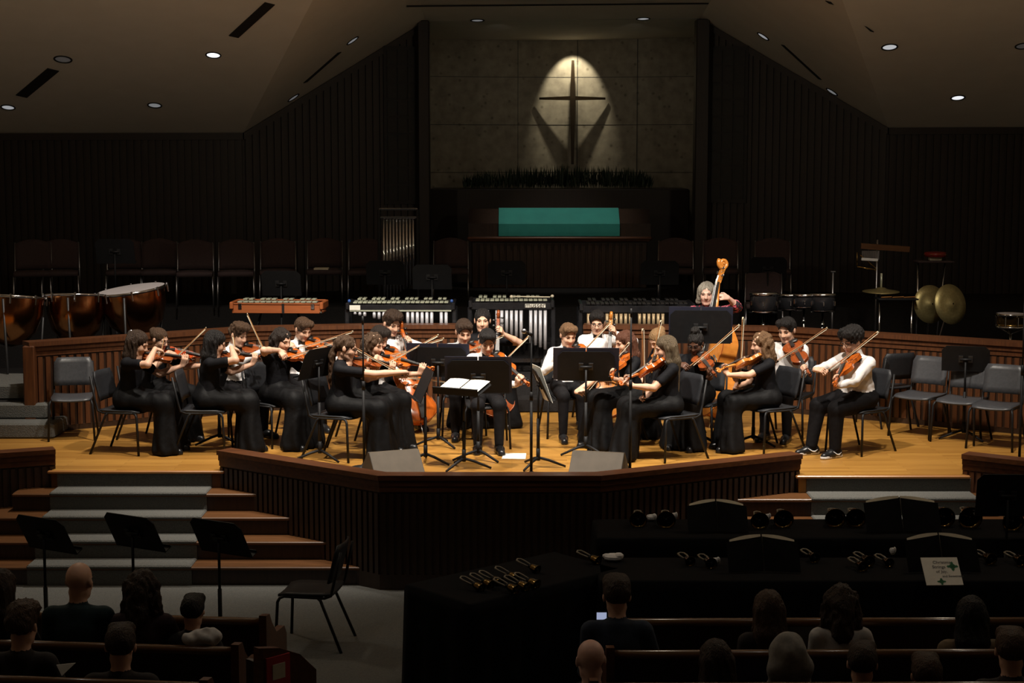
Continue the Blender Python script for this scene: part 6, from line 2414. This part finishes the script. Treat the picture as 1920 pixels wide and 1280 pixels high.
GIRL = dict(female=True, top='blacktop', bottom='blackcloth', sleeve='short', skirt=True)
BOY = dict(top='shirt', bottom='trousers', sleeve='long', bowtie=True)
COLN = {'varnish': 'orange', 'varnish2': 'brown', 'varnish3': 'red-orange', 'honey': 'honey'}

PL = [
    # key, px, py, yaw, who, description, kwargs, play
    ('A', 244, 846, 84, 'leftmost girl with clipped wavy hair', 'girl in black with long wavy clipped-back hair, leftmost of the players', dict(GIRL, s=1.0, lean=6, head=(0, 24, 0), hair=('halfup', 'h_dkbrown')), V_('violin', 'varnish2', az=38, pitch=8, bow=(-.15, .15, .95), frac=.22)),
    ('B', 291, 823, 62, 'girl with glasses behind the leftmost girl', 'girl in black with glasses and pulled-back hair behind the leftmost girl', dict(GIRL, s=0.93, lean=6, head=(0, 16, 0), hair=('bun', 'h_brown'), glasses=True), V_('violin', 'varnish3', az=38, pitch=12, bow=(.3, .35, .85), frac=.3)),
    ('C', 392, 846, 104, 'dark-haired girl at left', 'girl in black with dark shoulder-length hair turned away, left group', dict(GIRL, s=0.99, lean=4, head=(0, 20, 0), hair=('long', 'h_black')), V_('violin', 'varnish2', az=34, pitch=8, bow=(-.2, .15, .95), frac=.2)),
    ('D', 436, 815, 52, 'curly-haired boy at left', 'boy in white shirt with curly brown hair behind the dark-haired girl', dict(BOY, s=0.97, lean=8, head=(6, 18, 0), hair=('curlytop', 'h_brown'), bowtie=True), V_('violin', 'varnish2', az=38, pitch=12, bow=(-.4, .55, .75), frac=.22)),
    ('E', 520, 832, 48, 'long dark-haired girl left of the stand', 'girl in black with long straight dark hair, left of centre', dict(GIRL, s=0.97, lean=6, head=(4, 16, 0), hair=('longwavy', 'h_dark')), V_('violin', 'varnish', az=40, pitch=14, bow=(.9, .28, .3), frac=.34)),
    ('F', 562, 800, 28, 'short-haired boy at back left', 'boy in white shirt with short brown hair at the back left', dict(BOY, s=0.99, lean=8, head=(10, 24, 0), hair=('short', 'h_brown')), V_('violin', 'varnish', az=42, pitch=14, bow=(.9, .25, .35), frac=.5)),
    ('G', 640, 858, 86, 'ponytailed girl in front', 'girl in black with glasses and a long wavy ponytail, front left of centre', dict(GIRL, s=0.97, lean=3, head=(0, 12, 0), hair=('ponytail', 'h_brown'), glasses=True), V_('violin', 'varnish2', az=36, pitch=10, bow=(-.8, .38, .42), frac=.62)),
    ('H', 686, 838, 58, 'curly-haired girl beside the ponytailed girl', 'girl in black with long curly hair beside the ponytailed girl', dict(GIRL, s=0.94, lean=10, head=(0, 14, 0), hair=('curlylong', 'h_brown')), V_('violin', 'varnish', az=40, pitch=14, bow=(.78, .38, .45), frac=.3)),
    ('I', 697, 821, 42, 'dark-haired boy before the cello', 'boy in white shirt with short dark hair, seated just before the left cellist', dict(BOY, s=0.96, lean=10, head=(8, 24, 0), hair=('fade', 'h_dark')), V_('viola', 'varnish', az=42, pitch=18, bow=(.88, .25, .35), frac=.35)),
    ('J', 730, 796, 20, 'left cellist', 'boy in white shirt playing the leftmost cello at the back', dict(BOY, s=1.05, lean=4, head=(14, 20, 0), hair=('curlytop', 'h_dkbrown'), knees=(0.24, 0.22)), V_('cello', 'varnish', el=.16, ef=.80, nl=.10, nf=.05, nu=.50, lpos=.2, bow=(.6, -.1, .2), frac=.3, twist=8)),
    ('K', 868, 812, 6, 'boy behind the centre violinist', 'boy in white shirt with flat brown hair behind the centre violinist', dict(BOY, s=1.02, lean=8, head=(6, 22, 0), hair=('short', 'h_dkbrown')), V_('violin', 'varnish2', az=42, pitch=16, bow=(.88, .35, .2), frac=.62)),
    ('L', 912, 836, 4, 'centre violinist', 'boy in white shirt with dark hair bent over his violin, front centre', dict(BOY, s=1.0, lean=10, head=(4, 24, 0), hair=('short', 'h_black'), feet=(0.02, -0.04)), V_('violin', 'varnish', az=44, pitch=28, bow=(.68, .66, .2), frac=.5)),
    ('M', 905, 790, 4, 'cellist at centre back', 'dark-haired player in black behind the centre violinist, hand on a cello neck', dict(GIRL, s=1.04, lean=2, head=(-4, 4, 0), hair=('bun', 'h_black'), knees=(0.24, 0.24)), V_('cello', 'varnish2', el=.10, ef=.6, nl=.16, nf=.1, nu=.58, lpos=.22, bow=(.7, -.1, 0), frac=.3)),
    ('N', 1060, 816, 10, 'boy right of the microphone', 'boy in white shirt with sandy hair right of the microphone', dict(BOY, s=0.97, lean=6, head=(8, 18, 0), hair=('short', 'h_lightbrown')), V_('violin', 'varnish', az=40, pitch=14, bow=(.62, .6, .35), frac=.42)),
    ('O', 1118, 790, 4, 'cellist with glasses', 'boy in white shirt with black glasses playing the cello right of centre', dict(BOY, s=1.02, lean=2, head=(-8, 14, 0), hair=('short', 'h_black'), glasses=True, knees=(0.24, 0.24)), V_('cello', 'honey', el=.02, ef=.62, nl=.13, nf=.1, nu=.56, lpos=.24, bow=(.7, -.15, 0), frac=.3)),
    ('P', 1184, 836, -66, 'chestnut-haired girl right of centre', 'girl in black with long chestnut hair, bow hand stretched low to the left', dict(GIRL, s=0.95, lean=6, head=(0, 14, 0), hair=('long', 'h_chestnut')), V_('violin', 'varnish', az=50, pitch=16, bow=(.62, .72, .0), frac=.72, elbow=-.2)),
    ('Q', 1254, 812, -52, 'blond girl bent over', 'blond girl in black with tied-up hair bending over her violin', dict(GIRL, s=0.92, lean=14, head=(-4, 34, 0), hair=('bun', 'h_blond')), V_('violin', 'honey', az=36, pitch=16, bow=(.2, .9, .1), frac=.5)),
    ('R', 1252, 858, -82, 'girl with long straight hair in front', 'girl in black with very long straight ash-brown hair, front right of centre', dict(GIRL, s=0.97, lean=-1, head=(-4, 14, 0), hair=('longstraight', 'h_ash'), feet=(0.08, 0.02)), V_('violin', 'varnish', az=28, pitch=19, roll=40, bow=(-.02, 1, .12), frac=.5)),
    ('S', 1308, 832, -28, 'girl with round glasses', 'dark-skinned girl in black with round glasses and hair tied up on top', dict(GIRL, s=0.93, lean=6, head=(4, 22, 0), hair=('topbun', 'h_black'), glasses=True, skinm='skin_dark'), V_('violin', 'varnish2', az=40, pitch=14, bow=(.74, .62, .1), frac=.28)),
    ('T', 1436, 842, -80, 'wavy-haired girl at right', 'girl in black with wavy light brown hair, right group, seen in profile', dict(GIRL, s=0.95, lean=4, head=(-2, 10, 0), hair=('longwavy', 'h_lightbrown')), V_('violin', 'honey', az=26, pitch=10, roll=40, bow=(.06, 1, .1), frac=.42)),
    ('V', 1476, 816, -28, 'violist with dark fringe', 'boy in white shirt with dark fringe at right, viola pointing forward', dict(BOY, s=1.04, lean=2, head=(-6, 16, 0), hair=('short', 'h_black'), knees=(.13, .11)), V_('viola', 'varnish2', az=40, pitch=26, bow=(.82, .52, .15), frac=.42)),
    ('W', 1606, 846, -58, 'curly black-haired violist', 'heavier boy in white shirt with curly black hair and glasses, rightmost player', dict(BOY, s=1.03, lean=6, girth=1.36, head=(-2, 16, 0), hair=('afro', 'h_black'), glasses=True, bowtie=False, shoes='sneaker', knees=(.14, .12), feet=(.02, .10)), V_('viola', 'varnish', az=30, pitch=22, bow=(.8, .58, .2), frac=.34)),
]
CHY = {'R': 22, 'T': 18, 'G': -18, 'A': -6, 'C': -14, 'W': 6}
for key, px, py, yaw, who, desc, kw, play in PL:
    b = onz(px, py, 0)
    kd = play['kind']
    play['vlabel'] = '%s %s held by the %s' % (COLN[play['vm']], kd, who)
    play['blabel'] = 'wooden bow of the %s' % who
    if kd == 'cello':
        play['nobow'] = key in ('M',)
    person(key, (b.x, b.y, 0), yaw, desc, play=play, **kw)
    cy = yaw + CHY.get(key, 0)
    chair(b.x - math.sin(rad(cy)) * 0.03, b.y + math.cos(rad(cy)) * 0.03, cy, 'black chair under the ' + who)

# ------------------------------------------------------------------ bass player and bass
E = onz(1330, 802, 0.0)
top_pt = ony(1368, 500, E.y + 0.42)
V = (top_pt - E).normalized()
f0 = Vector((-0.93, -0.40, 0.15))
n = (f0 - V * f0.dot(V)).normalized()
r = V.cross(n)
bass = violin_proto('double_bass', 'honey')
bass.matrix_basis = frame(r, V, n, E + V * 0.12)
tag(bass, 'honey-coloured double bass with carved scroll, held upright by the grey-haired woman', 'double bass')
M['floral'] = pm('floral_print', (0.50, 0.03, 0.06), (0.012, 0.010, 0.014), 26, 0.7, detail=1.0)
nt = M['floral'].node_tree
rp = [x for x in nt.nodes if x.type == 'VALTORGB'][0]
rp.color_ramp.interpolation = 'CONSTANT'
rp.color_ramp.elements[0].position = 0.0
rp.color_ramp.elements[0].color = (0.62, 0.22, 0.28, 1)
rp.color_ramp.elements[1].position = 0.48
rp.color_ramp.elements[1].color = (0.012, 0.010, 0.014, 1)
el = rp.color_ramp.elements.new(0.41)
el.color = (0.42, 0.015, 0.035, 1)
bp = onz(1322, 783, 0)
bp = Vector((bp.x, bp.y, 0))
hp = E + V * (0.12 + 1.10 + 0.33) + n * 0.05
hpx = ony(1357, 556, hp.y)
hp.z = hpx.z
hp.x = hpx.x - 0.01
person('U', bp, -4, 'grey-haired woman in a floral top standing behind the double bass', s=0.985, stand=True, lean=2, girth=1.2, female=True, skinm='skin_pink', top='floral', bottom='trousers', sleeve='elbow',
       hair=('bob', 'h_grey'), head=(-6, 8, 0), headscale=1.12, group='adult musician',
       play=dict(kind='free', lh=(hp + Vector((0.06, 0.0, -0.01)), (-0.8, -0.5, 0.12), (-0.5, 0.6, -0.2), (0, 0, 1), 0.7), lhint=(1, 0, -0.25),
                 rh=(E + V * 0.80 + Vector((-0.2, 0.02, 0.02)), (0.7, -0.4, -0.4), (0.2, -0.5, -0.6), (0.5, -0.6, 0), 0.6), rhint=(-1, 0, -0.3)))

# ------------------------------------------------------------------ audience, seen from behind in the dark
M['a_teal'] = pm('dark_teal_knit', (0.008, 0.028, 0.032), (0.006, 0.02, 0.024), 40, 0.9)
M['a_navy'] = pm('navy_knit', (0.02, 0.03, 0.055), (0.014, 0.022, 0.04), 40, 0.9)
M['a_blue'] = pm('blue_jacket', (0.025, 0.07, 0.24), (0.018, 0.05, 0.18), 40, 0.8)
M['a_grey'] = pm('grey_fleece', (0.26, 0.24, 0.21), (0.19, 0.175, 0.155), 40, 0.95)
M['a_white'] = pm('white_knit', (0.55, 0.53, 0.5), (0.45, 0.43, 0.41), 40, 0.9)
M['a_dark'] = pm('dark_coat', (0.014, 0.011, 0.011), (0.02, 0.015, 0.014), 30, 0.9)
M['a_tan'] = pm('tan_coat', (0.16, 0.11, 0.06), (0.11, 0.075, 0.04), 30, 0.9)
M['a_maroon'] = pm('maroon_coat', (0.03, 0.01, 0.012), (0.022, 0.008, 0.009), 30, 0.9)
AUD = [
    (142, 1060, 10.35, 1.0, 'bald man in a dark teal jumper in the left pews', 'a_teal', ('bald', 'h_dark'), 1.15, {}),
    (262, 1074, 10.35, 1.0, 'woman with big dark curly hair in the left pews', 'a_maroon', ('curlylong', 'h_dkbrown'), 1.1, dict(female=True)),
    (358, 1122, 10.35, 0.84, 'small child with short dark hair in the left pews', 'a_dark', ('short', 'h_black'), 0.95, {}),
    (222, 1180, 9.45, 1.0, 'dark-haired listener in the second left pew', 'a_dark', ('short', 'h_dkbrown'), 1.1, {}),
    (34, 1142, 9.6, 1.0, 'curly-haired listener in the second left pew near the edge', 'a_dark', ('curlytop', 'h_brown'), 1.0, {}),
    (-6, 1072, 10.35, 1.0, 'listener cut by the left picture edge', 'a_dark', ('long', 'h_dkbrown'), 1.0, dict(female=True)),
    (1158, 1088, 10.35, 1.0, 'man with short hair filming with a phone in the right pews', 'a_navy', ('fade', 'h_dkbrown'), 1.15, {}),
    (1110, 1206, 9.4, 1.0, 'bald man at the aisle end of the right pews', 'a_navy', ('bald', 'h_dark'), 1.1, dict(skinm='skin_pink')),
    (1444, 1112, 10.35, 0.98, 'long-haired listener in the front right pew', 'a_dark', ('long', 'h_brown'), 1.0, dict(female=True)),
    (1580, 1102, 10.35, 0.98, 'woman with bushy curly hair and white top in the right pews', 'a_white', ('curlylong', 'h_dkbrown'), 1.05, dict(female=True)),
    (1480, 1188, 9.45, 1.06, 'listener in a blue jacket with a grey fleece hood', 'a_blue', ('bald', 'h_dark'), 1.3, dict(hood='a_grey')),
    (1620, 1214, 9.45, 0.98, 'short-haired listener right of the hooded jacket', 'a_dark', ('short', 'h_dkbrown'), 1.05, {}),
    (1345, 1206, 9.45, 0.98, 'long-haired listener left of the hooded jacket', 'a_dark', ('long', 'h_dkbrown'), 1.0, dict(female=True)),
    (1742, 1236, 9.3, 0.98, 'brown-haired listener low in the right pews', 'a_dark', ('short', 'h_brown'), 1.0, {}),
    (1826, 1124, 10.35, 1.0, 'long dark-haired listener in a tan coat at right', 'a_tan', ('long', 'h_black'), 1.15, dict(female=True)),
    (1902, 1188, 9.45, 1.04, 'grey-haired listener at the right picture edge', 'a_dark', ('short', 'h_brown'), 1.1, {}),
]
for (px, pyt, d, s, lb, topm, hr, gi, ex) in AUD:
    q = ony(px, pyt, d - 16)
    zf = nave_z(q.y)
    kw = dict(s=s, lean=4, girth=gi, top=topm, bottom='trousers', sleeve='long', hair=hr, vox=0.014, group='listeners in the pews', face=False, legs=True, head=(random.uniform(-12, 12), 4, 0))
    kw.update(ex)
    # seat height chosen so that the crown reaches the height seen in the photo
    crown = q.z - zf
    seat = crown - (0.095 + 0.495 + 0.10 + 0.125) * s - 0.0
    if kw.get('hood'):
        seat = crown - (0.095 + 0.495 + 0.10 + 0.15) * s
    person('aud', (q.x, q.y, zf), 180, lb, seat=seat, knees=(.1, .1), **kw)
# phone held by the filming man
q = ony(1128, 1154, 10.75 - 16)
ph = empty('phone', (q.x, q.y, q.z), rad(0), 'lit phone held up by the filming man in the right pews', 'phone')
MB().bbox((0, 0, 0), (0.075, 0.01, 0.06), 0.004).build('phone_body', M['blackmetal'], ph)
MB().box((0, -0.0065, 0), (0.066, 0.002, 0.048)).build('screen', pm('phone_screen', (0.1, 0.12, 0.2), (0.2, 0.15, 0.1), 60, 0.3, emit=(0.55, 0.62, 0.9), estr=0.55), ph)
# white garment over the pew beside the child
q = ony(380, 1196, 10.0 - 16)
W = SDF()
W.ell((0, 0, 0.0), (0.11, 0.06, 0.045), None, 0, 0.03)
W.ell((0.07, 0.0, 0.01), (0.05, 0.05, 0.04), None, 0, 0.03)
W.ell((-0.06, 0.0, -0.01), (0.07, 0.05, 0.035), None, 0, 0.03)
W.cap((-0.02, 0, 0.02), (0.02, 0.01, 0.055), 0.03, 0.02, 0, 0.03)
o = link('jacket', W.mesh('jacket', 0.01, [M['a_white']], hair_noise(0.008, 45, 2)), None, (q.x, q.y, q.z))
tag(o, 'crumpled white jacket lying over the left pew beside the child', 'jacket')
